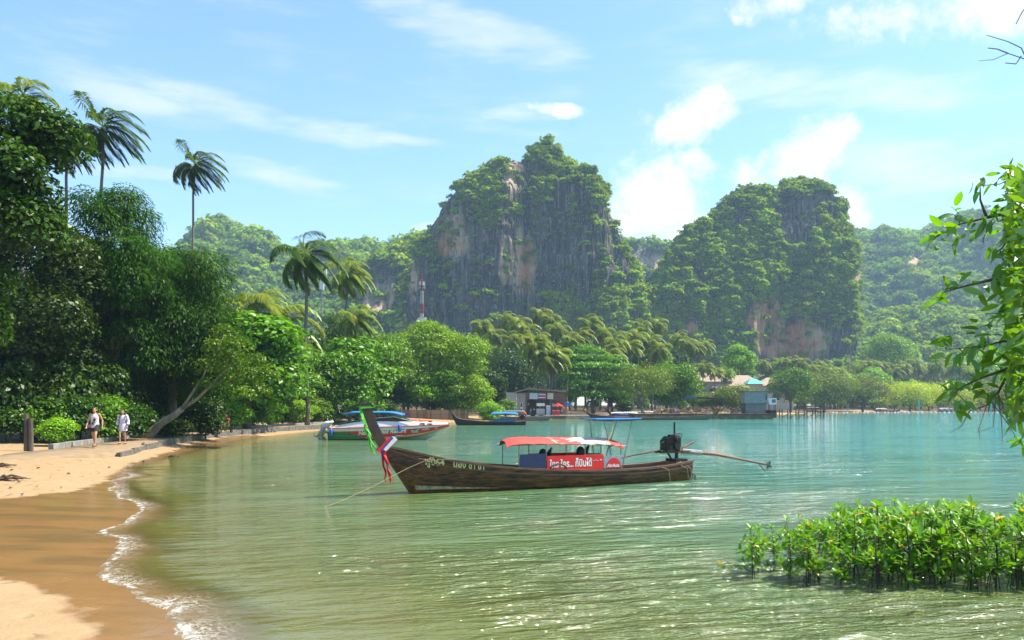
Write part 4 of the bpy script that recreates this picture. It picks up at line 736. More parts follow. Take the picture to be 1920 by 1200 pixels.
MB().tube([(9.05, .02, .96), (8.0, .08, .83), (7.05, .10, .68)], [.025, .022, .022], 7).build('tiller', RUST, eng); MB().tube([(9.9, -.1, 1.02), (10.12, -.12, 1.10), (10.36, -.14, 1.20)], [.03, .028, .034], 7).build('lift_handle', mat('red_handle', (.30, .06, .035), .6), eng)
sh = MB().tube([(9.9, .03, .93), (11.6, .05, .76), (14.1, .08, .34)], [.055, .04, .03], 8).build('drive_shaft', RUST, eng); MB().tube([(10.0, .03, .915), (10.9, .045, .835)], .085, 8).build('shaft_sleeve', METAL, sh)
MB().tube([(13.6, .07, .43), (13.95, .08, .12), (14.18, .085, .28)], .014, 5).build('skeg', RUST, eng)
mb = MB().tube([(14.08, .08, .345), (14.22, .085, .32)], [.045, .02], 8)
for k in range(2): mb.ell((14.15, .085, .335), (.022, .07, .16), 6, 5, rot=Matrix.Rotation(k * 1.57 + .5, 3, 'X') @ Matrix.Rotation(.5, 3, 'Z'))
mb.build('propeller', METAL, eng)
for (x, y0, z1) in ((8.9, -.58, .02), (9.75, -.50, .05), (9.95, -.44, .0)): MB().tube([(x - .35, y0 + .1, S(x) + .03), (x - .05, y0 - .10, .40), (x + .05, y0 - .06, z1)], .012, 5).build('mooring_line', ROPE, boat)
mb = MB()
for k in range(5): mb.tube([(10.05, -.3 + .13 * k, .25 - .02 * k), (10.3 + .05 * k, -.32 + .13 * k, .16 + .05 * (k % 2)), (10.36 + .04 * k, -.3 + .12 * k, -.06)], .016, 5)
mb.build('rudder_irons', DARKW, boat)
a = Vector((.55, -.34, 1.0)); MB().tube([a + Vector((.3, .12, .04)), a, (-.35, -.52, .72), (-1.5, -1.0, .34), (-2.4, -1.45, .10), (-3.1, -1.8, -.03)], .007, 5).build('anchor_rope', ROPE, boat)
MB().tube([(.1, -.26, .96), (.5, -.38, .90), (.9, -.42, .93), (1.25, -.42, .92)], .009, 5).build('bow_rope', ROPE, boat)

# ------------------------------------------------------------------ speedboat
SBX = P(622, 760, 52.5).x; sbt = empty('speedboat', (SBX, 52.6, 0), R(-2.5)); tag(sbt, 'white and red resort speedboat with blue awning', 'boat')
HW, HR, HG, HT = mat('gelcoat_white', (.70, .70, .68), .25, var=.08, coat=.3), mat('gelcoat_red', (.62, .022, .018), .25, var=.1, coat=.3), mat('gelcoat_green', (.012, .17, .045), .3, var=.2, coat=.3), mat('hull_tan', (.55, .36, .17), .4, var=.25)
GLASSD = mat('tinted_glass', (.012, .013, .016), .12, var=.2); sS, sB, sC, sK = (curve_interp(p) for p in ([(0, .82), (2, .86), (4, .92), (6, .99), (8.3, 1.06)], [(0, 1.22), (2, 1.28), (4, 1.26), (6, .95), (7.4, .48), (8.3, .05)], [(0, .02), (2, .05), (4, .12), (6, .32), (7.4, .62), (8.3, .95)], [(0, -.35), (3, -.38), (5, -.32), (6.6, -.02), (7.6, .45), (8.3, .92)]))
def spt(x, t_, side, off=0.0):
    b_, zs, zc, zk = max(sB(x), .02), sS(x), sC(x), sK(x)
    if t_ < .3: q = t_ / .3; return Vector((x, side * (b_ * .86 * q + off), zk + (zc - zk) * q))
    q = (t_ - .3) / .7; return Vector((x, side * (b_ * (.86 + .14 * q) + off), zc + (zs - zc) * q))
xs_ = np.linspace(0, 8.3, 42); ts = np.linspace(0, 1, 21); mb = MB()
for side in (-1, 1):
    for i in range(41):
        for k in range(20):
            xm, tm = (xs_[i] + xs_[i + 1]) / 2, (ts[k] + ts[k + 1]) / 2; mi = 0
            if .22 < tm < .42: mi = 3 if xm > 1.0 else 2
            if .40 < tm < .80: mi = 1
            if tm < .22: mi = 0
            if tm > .12 and tm < .74 and xm < 3.4 - 3.2 * max(0, (tm - .12)) : mi = 2
            mb.add([spt(xs_[i], ts[k], side), spt(xs_[i + 1], ts[k], side), spt(xs_[i + 1], ts[k + 1], side), spt(xs_[i], ts[k + 1], side)], [(0, 1, 2, 3)], mi)
mb.add([spt(0, t_, -1) for t_ in ts] + [spt(0, t_, 1) for t_ in reversed(ts)], [tuple(range(42))], 0)
me = mb.mesh('hull', HW, HR, HG, HT); bm = bmesh.new(); bm.from_mesh(me); bmesh.ops.remove_doubles(bm, verts=bm.verts[:], dist=.001); bm.to_mesh(me); bm.free(); hull = link('hull', me, sbt)
for side in (-1, 1): MB().tube([spt(x, 1, side, .03) for x in np.linspace(0, 8.28, 24)], .035, 6).build('rub_rail', HR, sbt)
mb = MB()
for k in range(9):                     # pale diagonal lines on the green quarter
    mb.tube([spt(.15 + k * .32, .66 - k * .045, -1, .006), spt(.75 + k * .30, .20, -1, .006)], .008, 4)
for k in range(3): mb.tube([spt(.1, .24 + k * .16, -1, .006), spt(1.4, .22 + k * .15, -1, .006), spt(2.7 - k * .4, .24 + k * .12, -1, .006)], .008, 4)
mb.build('scale_lines', mat('pale_green_line', (.35, .55, .36), .4), hull)
def on_sb(x, z): zc, zs = sC(x), sS(x); t_ = .3 + .7 * min(max((z - zc) / (zs - zc), 0), 1); return spt(x, t_, -1, .012)
lettering('Nang Orchid Resort', .40, WHITEP, hull, lambda u, v: on_sb(2.15 + u * .98, .36 + .055 * u + v * .95), shear=.3, bold=.014); lettering('ออร์คิด', .2, WHITEP, hull, lambda u, v: on_sb(6.5 + u * .85, .68 + .05 * u + v)); lettering('555', .17, WHITEP, hull, lambda u, v: on_sb(7.35 + u * .8, .78 + v))
mb = MB(); mb.prism([(5.72, .60), (5.90, .70), (6.00, .60), (6.16, .72), (6.42, .80), (6.20, .66), (6.30, .52), (6.02, .50), (5.80, .46), (5.86, .55)], 0, .003, axis='y'); me = mb.mesh('orchid_emblem', mat('silver_vinyl', (.42, .45, .46), .4, var=.3))
for v in me.vertices: p = on_sb(v.co.x, v.co.z + .02); v.co.y = p.y - .004 - v.co.y; v.co.z += .02
link('orchid_emblem', me, hull)
lettering('Railay  Krabi  081-555', .13, mat('grey_print', (.30, .32, .36), .5), hull, lambda u, v: Vector((1.4 + u * 1.1, -sB(1.4 + u * 1.1) - .006, .885 + v * .7)))
# upper works: coaming, deck, windscreen, awning, arch
up = curve_interp([(0.2, .84), (1.0, 1.06), (2.2, 1.26), (4.5, 1.30), (5.6, 1.28), (7, 1.22), (8.2, 1.12)]); mb = MB()
for side in (-1, 1):
    V = [];
    for x in np.linspace(.2, 8.2, 30): V += [spt(x, 1, side, -.01), Vector((x, side * max(.02, sB(x) * .90 - .03), up(x)))]
    mb.add(V, [(2 * i, 2 * i + 2, 2 * i + 3, 2 * i + 1) for i in range(29)])
V = []
for x in np.linspace(5.2, 8.2, 14): V += [(x, -max(.02, sB(x) * .90 - .03), up(x)), (x, 0, up(x) + .06), (x, max(.02, sB(x) * .90 - .03), up(x))]
mb.add(V, [(3 * i + k, 3 * i + 3 + k, 3 * i + 4 + k, 3 * i + 1 + k) for i in range(13) for k in (0, 1)]); mb.build('deck_coaming', HW, sbt, True)
MB().prism([(.3, -1.0), (5.2, -1.05), (5.2, 1.05), (.3, 1.0)], .30, .34).build('cockpit_floor', HW, sbt)
for side in (-1, 1): MB().prism([(2.7, 1.29), (2.9, 1.47), (4.6, 1.60), (5.75, 1.31)], side * 1.06 - .012, side * 1.06 + .012, axis='y').build('side_window', GLASSD, sbt)
mb = MB(); mb.add([(4.6, -1.03, 1.60), (4.6, 1.03, 1.60), (5.78, .80, 1.31), (5.78, -.80, 1.31)], [(0, 1, 2, 3)]); mb.add([(4.6, -1.03, 1.62), (4.6, 1.03, 1.62), (5.80, .80, 1.33), (5.80, -.80, 1.33)], [(0, 1, 2, 3)]); mb.build('windscreen', GLASSD, sbt)
for side in (-1, 1): MB().tube([(2.4, side * 1.07, 1.30), (2.8, side * 1.06, 1.48), (4.6, side * 1.045, 1.615), (5.85, side * .98, 1.31)], .022, 6).build('window_frame', HW, sbt)
V = []; nx, ny = 16, 9
for lay in (0, -.07):
    for i in range(nx):
        x = 1.05 + 4.15 * i / (nx - 1)
        for j in range(ny): q = 2 * j / (ny - 1) - 1; V.append((x, q * 1.08, 1.93 + .06 * (1 - q * q) - .20 * max(0, (x - 4.2) / 1.0) ** 1.5 - .16 * max(0, 1 - (x - 1.05) / .6) ** 1.3 + lay))
N = nx * ny; Fc = []
for i in range(nx - 1):
    for j in range(ny - 1): a = i * ny + j; Fc += [(a, a + 1, a + ny + 1, a + ny), (N + a, N + a + ny, N + a + ny + 1, N + a + 1)]
Fc += [(i * ny, (i + 1) * ny, N + (i + 1) * ny, N + i * ny) for i in range(nx - 1)] + [(i * ny + ny - 1, N + i * ny + ny - 1, N + (i + 1) * ny + ny - 1, (i + 1) * ny + ny - 1) for i in range(nx - 1)]
mb = MB(); mb.add(V, Fc); mb.build('awning', BLUEL, sbt, True)
for side in (-1, 1):
    for (x0, x1) in ((2.4, 1.7), (2.5, 3.2), (3.6, 2.9), (3.7, 4.4), (4.7, 4.0)): MB().tube([(x0, side * 1.04, 1.34), (x1, side * 1.03, 1.86)], .016, 5).build('awning_pole', METAL, sbt)
    MB().tube([(1.75, side * 1.0, 1.25), (1.35, side * 1.0, 1.48), (.85, side * .98, 1.86)], [.05, .05, .04], 6).build('arch_leg', GLASSD, sbt); MB().tube([(.25, side * .95, .95), (.9, side * 1.0, 1.18), (1.8, side * 1.05, 1.33), (2.6, side * 1.06, 1.36)], .035, 6).build('grab_rail', HG, sbt)
MB().tube([(.85, -.98, 1.86), (.85, .98, 1.86)], .04, 6).build('arch_bar', GLASSD, sbt); MB().tube([(.80, -.9, 1.86), (.66, -.9, 2.46)], .012, 5).build('flag_staff', WHITEP, sbt)
mb = MB()
for k, m__ in enumerate((0, 1, 2, 1, 0)): mb.box((.80 - .005 * k, -.9, 2.42 - .07 * k), (.20, .012, .07), m=m__, ry=.25)
mb.build('flag', [CLOTHR, CLOTHW, CLOTHB], sbt)
for (x, zt) in ((.32, .80), (3.55, 1.15), (5.02, 1.12)): f = MB().tube([(x, -sB(x) - .14, zt - .52), (x, -sB(x) - .14, zt - .48), (x, -sB(x) - .14, zt - .10), (x, -sB(x) - .14, zt - .04), (x, -sB(x) - .10, zt + .04)], [.05, .11, .11, .07, .015], 8).build('fender', mat('fender_blue', (.02, .13, .55), .4, var=.1), sbt, True)
for k in range(7): MB().ell((5.7 + .22 * k, -.35 + .25 * (k % 3), up(5.7 + .22 * k) + .09), (.19, .16, .07), 8, 5).build('life_jacket', mat('orange_fabric', (.80, .12, .025), .7, var=.3), sbt)
MB().box((5.0, -.5, 1.78), (.42, .32, .06)).build('roof_jacket', MATS['orange_fabric'], sbt)
for (x) in (6.35, 6.85): MB().prism([(x, up(x) - .085), (x + .28, up(x) - .075), (x + .40, up(x) - .12), (x + .15, up(x) - .13)], -sB(x) * .93 - .045, -sB(x) * .93 + .10, axis='y').build('deck_vent', GLASSD, sbt)
OBG = mat('outboard_grey', (.42, .43, .42), .35, var=.15, coat=.2)
for yy_ in (-.45, .45):
    om = empty('outboard_motor', (0, yy_, 0), parent=sbt)
    MB().ell((-.30, 0, 1.12), (.32, .19, .15), 10, 7, rot=Matrix.Rotation(-.5, 3, 'Y')).ell((-.42, 0, 1.00), (.30, .18, .14), 10, 7, rot=Matrix.Rotation(-.6, 3, 'Y')).build('cowl', [mat('cowl_white', (.62, .66, .68), .3, var=.1, coat=.3)], om, True)
    MB().tube([(-.42, 0, .98), (-.62, 0, .62), (-.85, 0, .28)], [.15, .12, .09], 8).box((-.25, 0, .62), (.35, .22, .30), ry=.5).build('leg', OBG, om, True)
    MB().tube([(-1.06, 0, .30), (-.70, 0, .10)], [.09, .07], 8).box((-.72, 0, .04), (.26, .03, .20), ry=.8).build('gearcase', OBG, om, True)
    mb = MB()
    for k in range(3): mb.ell((-1.10, 0, .32), (.03, .05, .16), 6, 5, rot=Matrix.Rotation(k * 2.09, 3, 'X'))
    mb.build('propeller', METAL, om)

# ------------------------------------------------------------------ other boats along the shore
def small_longtail(label, x0, y0, heading, L, hull_m, roof=None, prow=.9, ribbons=None, roof_span=(.45, .75), roof_z=1.35, name='longtail_boat', cargo=None, engine=True):
    k = L / 10.; e = empty(name, (x0, y0, 0), heading); tag(e, label, 'boat')
    S2, B2, K2, p2 = hull_fns([(-.9 * k, (.9 + prow * .55)), (-.4 * k, .95 + prow * .2), (0, .86), (2 * k, .60), (5 * k, .42), (8 * k, .42), (10 * k, .52)], [(-.9 * k, .04), (0, .22), (1.5 * k, .6), (4 * k, .9), (7 * k, .88), (10 * k, .5)], [(-.9 * k, .84 + prow * .55), (-.4 * k, .55), (0, -.02), (.5 * k, -.25), (5 * k, -.3), (10 * k, -.15)])
    ss_ = np.linspace(-.88 * k, 10 * k, 30); mb = MB()
    for side in (-1, 1): mb.add([p2(s, q / 7, side) for s in ss_ for q in range(8)], [(i * 8 + q, i * 8 + 8 + q, i * 8 + 9 + q, i * 8 + 1 + q) for i in range(29) for q in range(7)])
    mb.build('hull', hull_m, e, True)
    for side in (-1, 1): MB().tube([p2(s, 1, side, .02) for s in ss_], .035, 5).build('gunwale', RAILM, e)
    MB().prism([(-.98 * k, .78 + prow * .5), (-1.25 * k, 1.25 + prow * .62), (-1.42 * k, 1.25 + prow), (-1.25 * k, 1.27 + prow), (-1.05 * k, 1.25 + prow * .62), (-.6 * k, .95 + prow * .3)], -.05, .05, axis='y').build('prow', DARKW, e)
    MB().prism([(.5 * k, -.3), (.5 * k, .3), (4 * k, .8), (8 * k, .8), (9.6 * k, .35), (9.6 * k, -.35), (8 * k, -.8), (4 * k, -.8)], .18, .22).build('floor', DARKW, e)
    if roof:
        r0, r1 = roof_span[0] * L, roof_span[1] * L; V = []
        for lay in (0, -.05):
            for i in range(10):
                for j in range(7): q = j / 3 - 1; u = i / 9; V.append((r0 + (r1 - r0) * u, q * 1.0, roof_z + .18 * (1 - q * q) - .12 * (2 * u - 1) ** 4 + lay))
        Fc = [];
        for i in range(9):
            for j in range(6): a = i * 7 + j; Fc += [(a, a + 1, a + 8, a + 7), (70 + a, 70 + a + 7, 70 + a + 8, 70 + a + 1)]
        mb = MB(); mb.add(V, Fc); mb.build('canopy', roof, e, True)
        for x in (r0 + .15, (r0 + r1) / 2, r1 - .15):
            for sd_ in (-1, 1): MB().tube([(x, sd_ * .85, .35), (x, sd_ * .9, roof_z + .03)], .025, 5).build('canopy_pole', METAL, e)
        for sd_ in (-1, 1): MB().box(((r0 + r1) / 2, sd_ * .92, .56), ((r1 - r0) * .8, .02, .24)).build('side_panel', cargo or BLUEP, e)
    if engine:
        MB().box((9.5 * k, 0, .95), (.6, .4, .4)).box((9.5 * k, 0, 1.2), (.4, .3, .15)).tube([(9.5 * k, 0, .3), (9.5 * k, 0, .8)], .06).build('engine', BLACK, e); MB().tube([(9.7 * k, 0, .9), (12.6 * k, .1, .35)], [.05, .03], 6).build('drive_shaft', RUST, e)
    if ribbons:
        for q in range(2): ribbon([(-1.35 * k + .05 * i + .12 * q, -.1, 1.15 + prow - (.14 - .02 * q) * i) for i in range(7)], [.16] * 7, ribbons, 'ribbon', e, tw=.3)
    return e
o = G(838, 797); small_longtail('dark longtail with bright blue canopy beside the speedboat', o.x + 1.2, o.y, R(4), 8.4, mat('tarred_hull', (.028, .022, .020), .5, var=.4), BLUEL, 1.5, None, (.50, .88), 1.42)
o = G(1338, 787.5); small_longtail('long weathered longtail with yellow ribbons beside the rusty barge', o.x - 1.0, o.y, R(176), 15, mat('weathered_hull', (.16, .15, .11), .7, var=.4), None, .35, mat('yellow_cloth', (.80, .42, .02), .7), engine=False)
o = G(1108, 784); small_longtail('dark longtail moored by the layered tree', o.x, o.y + 1, R(-6), 11, MATS['tarred_hull'], mat('white_canvas', (.60, .60, .58), .6, var=.15), .55, None, (.35, .8), 1.0, engine=False)
o = G(1152, 783); small_longtail('dark longtail with pale canvas next to the barge', o.x, o.y + 4, R(-8), 11, mat('brown_hull', (.075, .045, .030), .6, var=.4), MATS['white_canvas'], .6, None, (.3, .85), 1.05, engine=False)
o = G(1148, 785); small_longtail('brown longtail with orange trim lying in front of the dark one', o.x - 4, o.y - 2, R(-5), 9, MATS['brown_hull'], None, .7, mat('orange_cloth', (.75, .25, .03), .7), engine=False)
gb = empty('work_boat', G(912, 789)); tag(gb, 'grey flat work boat with orange lifebuoy in front of the shop', 'boat'); GREYH = mat('grey_hull', (.17, .165, .15), .7, var=.4)
MB().prism([(-.6, .75), (0, -.25), (9.2, -.25), (10.0, .45), (10.0, .62), (4, .62), (.2, .85)], -1.0, 1.0, axis='y').build('hull', GREYH, gb); MB().box((1.6, 0, 1.52), (8.6, 2.3, .12)).build('roof', WHITEP, gb)
for x in (-2.2, .5, 3.2, 5.4):
    for sd_ in (-1, 1): MB().tube([(max(x, -.3), sd_ * .9, .6), (x, sd_ * .95, 1.5)], .03, 5).build('roof_pole', METAL, gb)
MB().tube([(5.6 + .52 * math.cos(k * .42), -1.1, .85 + .52 * math.sin(k * .42)) for k in range(16)], .13, 7).build('lifebuoy', mat('orange_foam', (.75, .09, .03), .6), gb, True); MB().box((7.2, 0, 1.1), (.7, .6, .8)).ell((7.3, 0, 1.6), (.25, .25, .3)).build('engine', BLACK, gb); MB().tube([(7.4, 0, .95), (13.5, -.6, .35)], [.06, .03], 6).build('drive_shaft', RUST, gb)
# barge with its heap of timber and its site cabin
bg_ = G(1448, 785.5); bx0 = G(1300, 785.5).x - bg_.x; barge = empty('barge', bg_); tag(barge, 'long rusty flat barge moored before the thatched roofs', 'barge'); RB = mat('barge_rust', (.26, .17, .10), .85, var=.55, nscale=1.5, bump=.3)
MB().prism([(-25, .95), (-24, -.3), (-1.0, -.3), (0, 1.0)], -2.5, 3.5, axis='y').build('hull', RB, barge); MB().box((-12.4, -2.56, .78), (24.6, .10, .18)).build('fender_rail', RUST, barge); MB().box((-.6, -1, .9), (1.0, 2.8, 1.3)).build('bow_block', mat('dark_rust', (.05, .035, .03), .9), barge)
for k in range(8): MB().tube([(-23 + 3.0 * k, -2.3, .95), (-23 + 3.0 * k, -2.3, 1.35)], .09, 6).build('bollard', RUST, barge)
rg = random.Random(3); heap = empty('timber_heap', bg_ + Vector((-12, .6, .98))); tag(heap, 'heap of broken timber piled on the rusty barge', 'timber'); TIM = [mat('timber_a', (.32, .20, .12), .9, var=.4), mat('timber_b', (.42, .29, .18), .9, var=.3), mat('timber_c', (.16, .09, .06), .9, var=.4)]
for k in range(230):
    x = rg.uniform(-9, 9); hgt = max(.15, 1.25 * (1 - (x / 10) ** 2)) * rg.random(); ln = rg.uniform(.6, 2.2); a, b2 = rg.uniform(-3, 3), rg.uniform(-.5, .5); MB().box((x, rg.uniform(-1.6, 1.6) * (1 - hgt / 2), hgt + .05), (ln, rg.uniform(.06, .16), rg.uniform(.04, .12)), rz=a, ry=b2).build('plank', rg.choice(TIM), heap)
cab = empty('site_cabin', bg_ + Vector((-3.2, .2, 1.0))); tag(cab, 'grey two storey sheet metal cabin standing on the barge', 'cabin'); SHEET = mat('grey_sheet', (.27, .285, .295), .5, .1, var=.2, nscale=2); SHEETD = mat('dark_grey_sheet', (.15, .165, .18), .6, .1, var=.3, nscale=2)
MB().box((0, 0, .85), (3.6, 2.4, 1.7)).build('lower_wall', SHEETD, cab); uw = MB().box((0, 0, 2.75), (4.0, 2.8, 2.0)).build('upper_wall', SHEET, cab); MB().box((0, 0, 3.82), (4.3, 3.1, .14)).build('roof', SHEETD, cab); MB().box((0, 0, 1.72), (4.2, 3.0, .08)).build('floor_edge', SHEETD, cab)
for k in range(19): MB().box((-1.9 + k * .21, -1.415, 2.75), (.05, .03, 1.96)).build('rib', SHEET, uw)
for k in range(7): MB().box((0, -1.215, .2 + k * .23), (3.5, .03, .05)).build('board', SHEET, cab)
MB().box((1.72, -1.43, 2.8), (.22, .03, .9)).build('window', GLASSD, cab)
ac = empty('air_conditioner', bg_ + Vector((-.2, -.4, 1.55))); tag(ac, 'white boxed machine on a stand beside the cabin', 'machine'); MB().box((0, 0, 1.55), (1.3, 1.0, 1.1)).build('casing', WHITEP, ac); MB().box((.15, -.51, 1.6), (.7, .03, .6)).build('grille', SHEETD, ac)
for sx_ in (-.5, .5):
    for sy_ in (-.35, .35): MB().tube([(sx_, sy_, -.6), (sx_, sy_, 1.0)], .05, 5).build('leg', DARKW, ac)
cr = empty('blue_crane', G(1283, 781) + Vector((0, 8, 0))); tag(cr, 'blue lifting arm rising behind the moored boats', 'crane'); CB = mat('crane_blue', (.015, .11, .55), .4, var=.2); MB().box((0, 0, 2.2), (.7, .7, 4.6)).build('post', CB, cr); MB().box((2.2, 0, 4.25), (4.6, .5, .6), ry=-.03).build('arm', CB, cr); MB().box((7.2, 0, 4.05), (6.5, .35, .35), ry=.02).build('boom', DARKW, cr)
jt = empty('jetty', G(1462, 784)); tag(jt, 'dark trestle jetty reaching out past the barge', 'jetty'); MB().box((4, 0, 1.15), (9, 1.6, .15)).build('deck', DARKW, jt)
for k in range(6):
    for sy_ in (-.7, .7): MB().tube([(.2 + 1.55 * k, sy_, -.8), (.2 + 1.55 * k, sy_, 1.6)], .09, 6).build('post', DARKW, jt)
for k in range(5): MB().tube([(.2 + 1.55 * k, -.75, .1), (1.75 + 1.55 * k, -.75, 1.1)], .06, 5).build('brace', DARKW, jt)
# far shore: float line, marker posts, boats
fl = empty('float_line', (0, 0, 0)); tag(fl, 'line of orange and white floats along the far shore', 'floats'); FO, FW = mat('float_orange', (.80, .16, .05), .5), mat('float_white', (.75, .74, .70), .5); fp = [G(1495, 774.2), G(1700, 773.6), G(1960, 773.4)]
MB().tube(fp, .06, 5).build('rope', ROPE, fl); fm = [MB().ell((0, 0, 0), (.42, .25, .22), 8, 5).mesh('float', m__) for m__ in (FO, FW)]
for k in range(64):
    t_ = k / 63 * 2; a, b2 = (fp[0], fp[1]) if t_ < 1 else (fp[1], fp[2]); link('float', fm[0 if k % 3 == 0 else 1], fl, a.lerp(b2, t_ % 1 if t_ < 2 else 1) + Vector((0, 0, .08)))
TEAL = mat('teal_paint', (.10, .42, .45), .6)
for (px, h, lb) in ((1590, 2.6, 'thin teal post beside the olive mangrove'), (1722, 4.6, 'pale teal marker post before the yellow mangrove'), (1858, 4.2, 'pale teal marker post behind the overhanging branch'), (1868, 3.4, 'dark green marker post behind the overhanging branch')):
    p = G(px, 773); e = empty('marker_post', (p.x, p.y, 0)); tag(e, lb, 'post'); MB().tube([(0, 0, -1), (0, 0, h)], .28 if h > 3 else .16, 8).build('shaft', TEAL, e); MB().box((0, 0, h + .05), (.5, .5, .1)).build('cap', TEAL, e)
small_longtail('small pale roofed boat behind the jetty', G(1508, 772.5).x, 268, 0, 7, MATS['weathered_hull'], MATS['white_canvas'], .3, None, (.05, .7), 1.6, engine=False)
small_longtail('red hulled boat with white roof by the yellow mangrove', G(1650, 773).x, 262, 0, 4.2, mat('red_hull', (.5, .10, .05), .6), MATS['white_canvas'], .1, None, (.0, .9), 1.2, cargo=MATS['red_hull'], engine=False)
small_longtail('dark longtail with green ribbon by the yellow mangrove', G(1702, 773).x, 264, R(180), 5.2, MATS['tarred_hull'], None, .9, CLOTHG, engine=False)
small_longtail('pale blue roofed boat under the overhanging branch', G(1790, 773).x, 268, 0, 5, MATS['weathered_hull'], mat('lilac_canvas', (.45, .45, .62), .6), .2, None, (.0, .9), 1.3, engine=False)
small_longtail('long pale longtail under the overhanging branch', G(1812, 773.3).x, 261, R(1), 9, mat('pale_hull', (.32, .33, .26), .7), None, .5, None, engine=False)
small_longtail('dark longtail at the end of the float line', G(1880, 773).x, 264, R(0), 8, MATS['brown_hull'], None, .8, None, engine=False)
# ------------------------------------------------------------------ path, kerbs, beach things
CONC = mat('concrete', (.30, .275, .24), .9, var=.35, nscale=3, bump=.4); CONCD = mat('weathered_concrete', (.17, .155, .13), .9, var=.5, nscale=4, bump=.5); SANDP = mat('sandy_paving', (.28, .19, .10), .95, var=.22, nscale=2, bump=.3); POSTW = mat('weathered_post', (.30, .20, .13), .9, var=.4, nscale=7, bump=.5, stretch=(1, 1, .3))
front = [G(-160, 872, .40), G(0, 861, .42), G(120, 851, .45), G(222, 843, .48), G(272, 832, .48), G(323, 823, .48), G(365, 816, .48), G(398, 812, .48), G(450, 807, .48), G(520, 801.5, .48), G(600, 796.5, .48)]
back = [G(620, 793, .5), G(480, 801, .5), G(430, 804, .5), G(340, 809, .5), G(250, 816, .5), G(245, 821, .5), G(160, 833, .5), G(95, 842, .5), G(0, 850, .46), G(-160, 862, .42)]
def along(pts, n):
    L = [0]
    for a, b2 in zip(pts[:-1], pts[1:]): L.append(L[-1] + (b2 - a).length)
    return [Vector([np.interp(L[-1] * k / (n - 1), L, [p[i] for p in pts]) for i in range(3)]) for k in range(n)]
for i, p in enumerate(front): p.z = .49 if i > 4 else (gzp(p.x, p.y) + .012 if i < 3 else (.30, .42)[i - 3])
for p in back: p.z = .495
back[-1].z = back[-2].z = .40; fr_, bk_ = along(front, 40), along(back[::-1], 40); mb = MB(); V = []
for a, b2 in zip(fr_, bk_): V += [Vector((a.x, a.y, -.05)), a, a.lerp(b2, .12) + Vector((0, 0, .05 if a.z < .4 else .0)), a.lerp(b2, .5) + Vector((0, 0, .012)), b2, Vector((b2.x, b2.y, .1))]
mb.add(V, [(i * 6 + k, i * 6 + k + 1, i * 6 + k + 7, i * 6 + k + 6) for i in range(39) for k in range(5)]); pth = mb.build('path', SANDP, None, True); tag(pth, 'sandy footpath along the beach', 'path', kind='structure')
def wall_run(name, label, pts, h, th, m, cat, part='block', seg=1.6, z=None, group=None, coping=None):
    e = empty(name, pts[0]); tag(e, label, cat, group); o = Vector(pts[0])
    for a, b2 in zip(pts[:-1], pts[1:]):
        d = Vector(b2) - Vector(a); n = max(1, int(round(d.length / seg))); rz = math.atan2(d.y, d.x)
        for k in range(n):
            c = Vector(a) + d * ((k + .5) / n) - o; MB().box((c.x, c.y, c.z + h / 2 + .008 * math.sin(k * 2.3 + a[0])), (d.length / n - .025, th, h), rz).build(part, m, e)
    return e
wall_run('retaining_wall', 'low weathered concrete wall holding up the path', [(p.x, p.y, p.z - .43) for p in front[3:]], .44, .16, CONCD, 'wall', seg=2.2)
for q, i in enumerate((4, 5, 6, 7)):
    p = front[i]; e = empty('wooden_post', (p.x, p.y - .16, 0)); tag(e, 'short brown post against the retaining wall', 'post', 'posts of the retaining wall'); MB().tube([(0, 0, -.1), (0, 0, .50), (.02, 0, .56)], [.10, .10, .08], 8).build('shaft', POSTW, e); MB().tube([(0, 0, .36), (0, 0, .40)], .112, 8).build('wire_band', RUST, e)
wall_run('kerb', 'pale kerb in front of the leafy thicket', [(p.x, p.y, .46) for p in (back[7], back[6], back[5])], .26, .2, CONC, 'kerb', seg=1.5)
wall_run('kerb', 'pale kerb behind the leaning trunk', [(p.x, p.y, .46) for p in (back[4], back[3], back[2], back[1], back[0])], .22, .2, CONC, 'kerb', seg=2.0)
# leaning tree
lt = empty('leaning_tree', G(281, 821, .48)); tag(lt, 'tree with bare pale trunk leaning out over the path', 'tree'); lo = Vector(lt.location); rgn = np.random.default_rng(77)
def LP(px, py, D=43.2): return P(px, py, D) - lo
mb = MB(); mb.tube([LP(270, 828), LP(283, 812), LP(303, 793), LP(325, 780), LP(342, 766)], [.34, .27, .22, .19, .17], 9); mb.tube([LP(340, 768), LP(352, 750), LP(366, 728), LP(380, 708), LP(392, 680)], [.12, .09, .07, .05, .03], 7); mb.tube([LP(342, 766), LP(370, 748), LP(398, 720), LP(425, 690), LP(440, 660)], [.12, .09, .07, .05, .03], 7); mb.tube([LP(398, 720), LP(430, 712), LP(465, 700)], [.05, .04, .02], 6); mb.tube([LP(276, 826), LP(268, 834), LP(258, 838)], [.2, .12, .05], 6); mb.tube([LP(380, 708), LP(405, 660), LP(420, 630)], [.04, .03, .015], 5)
mb.build('trunk', PALEBARK, lt, True); bl = []
for (px, py, r) in [(395, 690, 1.0), (425, 680, 1.1), (455, 690, 1.0), (440, 655, 1.1), (410, 650, .9), (470, 710, .9), (430, 720, .8), (480, 680, .9), (455, 740, .7), (420, 625, .8), (385, 720, .6), (485, 735, .8), (500, 705, .9)]: c_ = LP(px, py, 43.2 + rgn.normal() * .9); bl.append((np.array(c_), (r, r, r * .7)))
V, Q, r = blobleaves(bl, 5200, .19, rgn, .5, -.6, .9, .2); link('crown', npmesh('leaning_crown', V, Q, [L_MID], {'rnd': r}), lt)
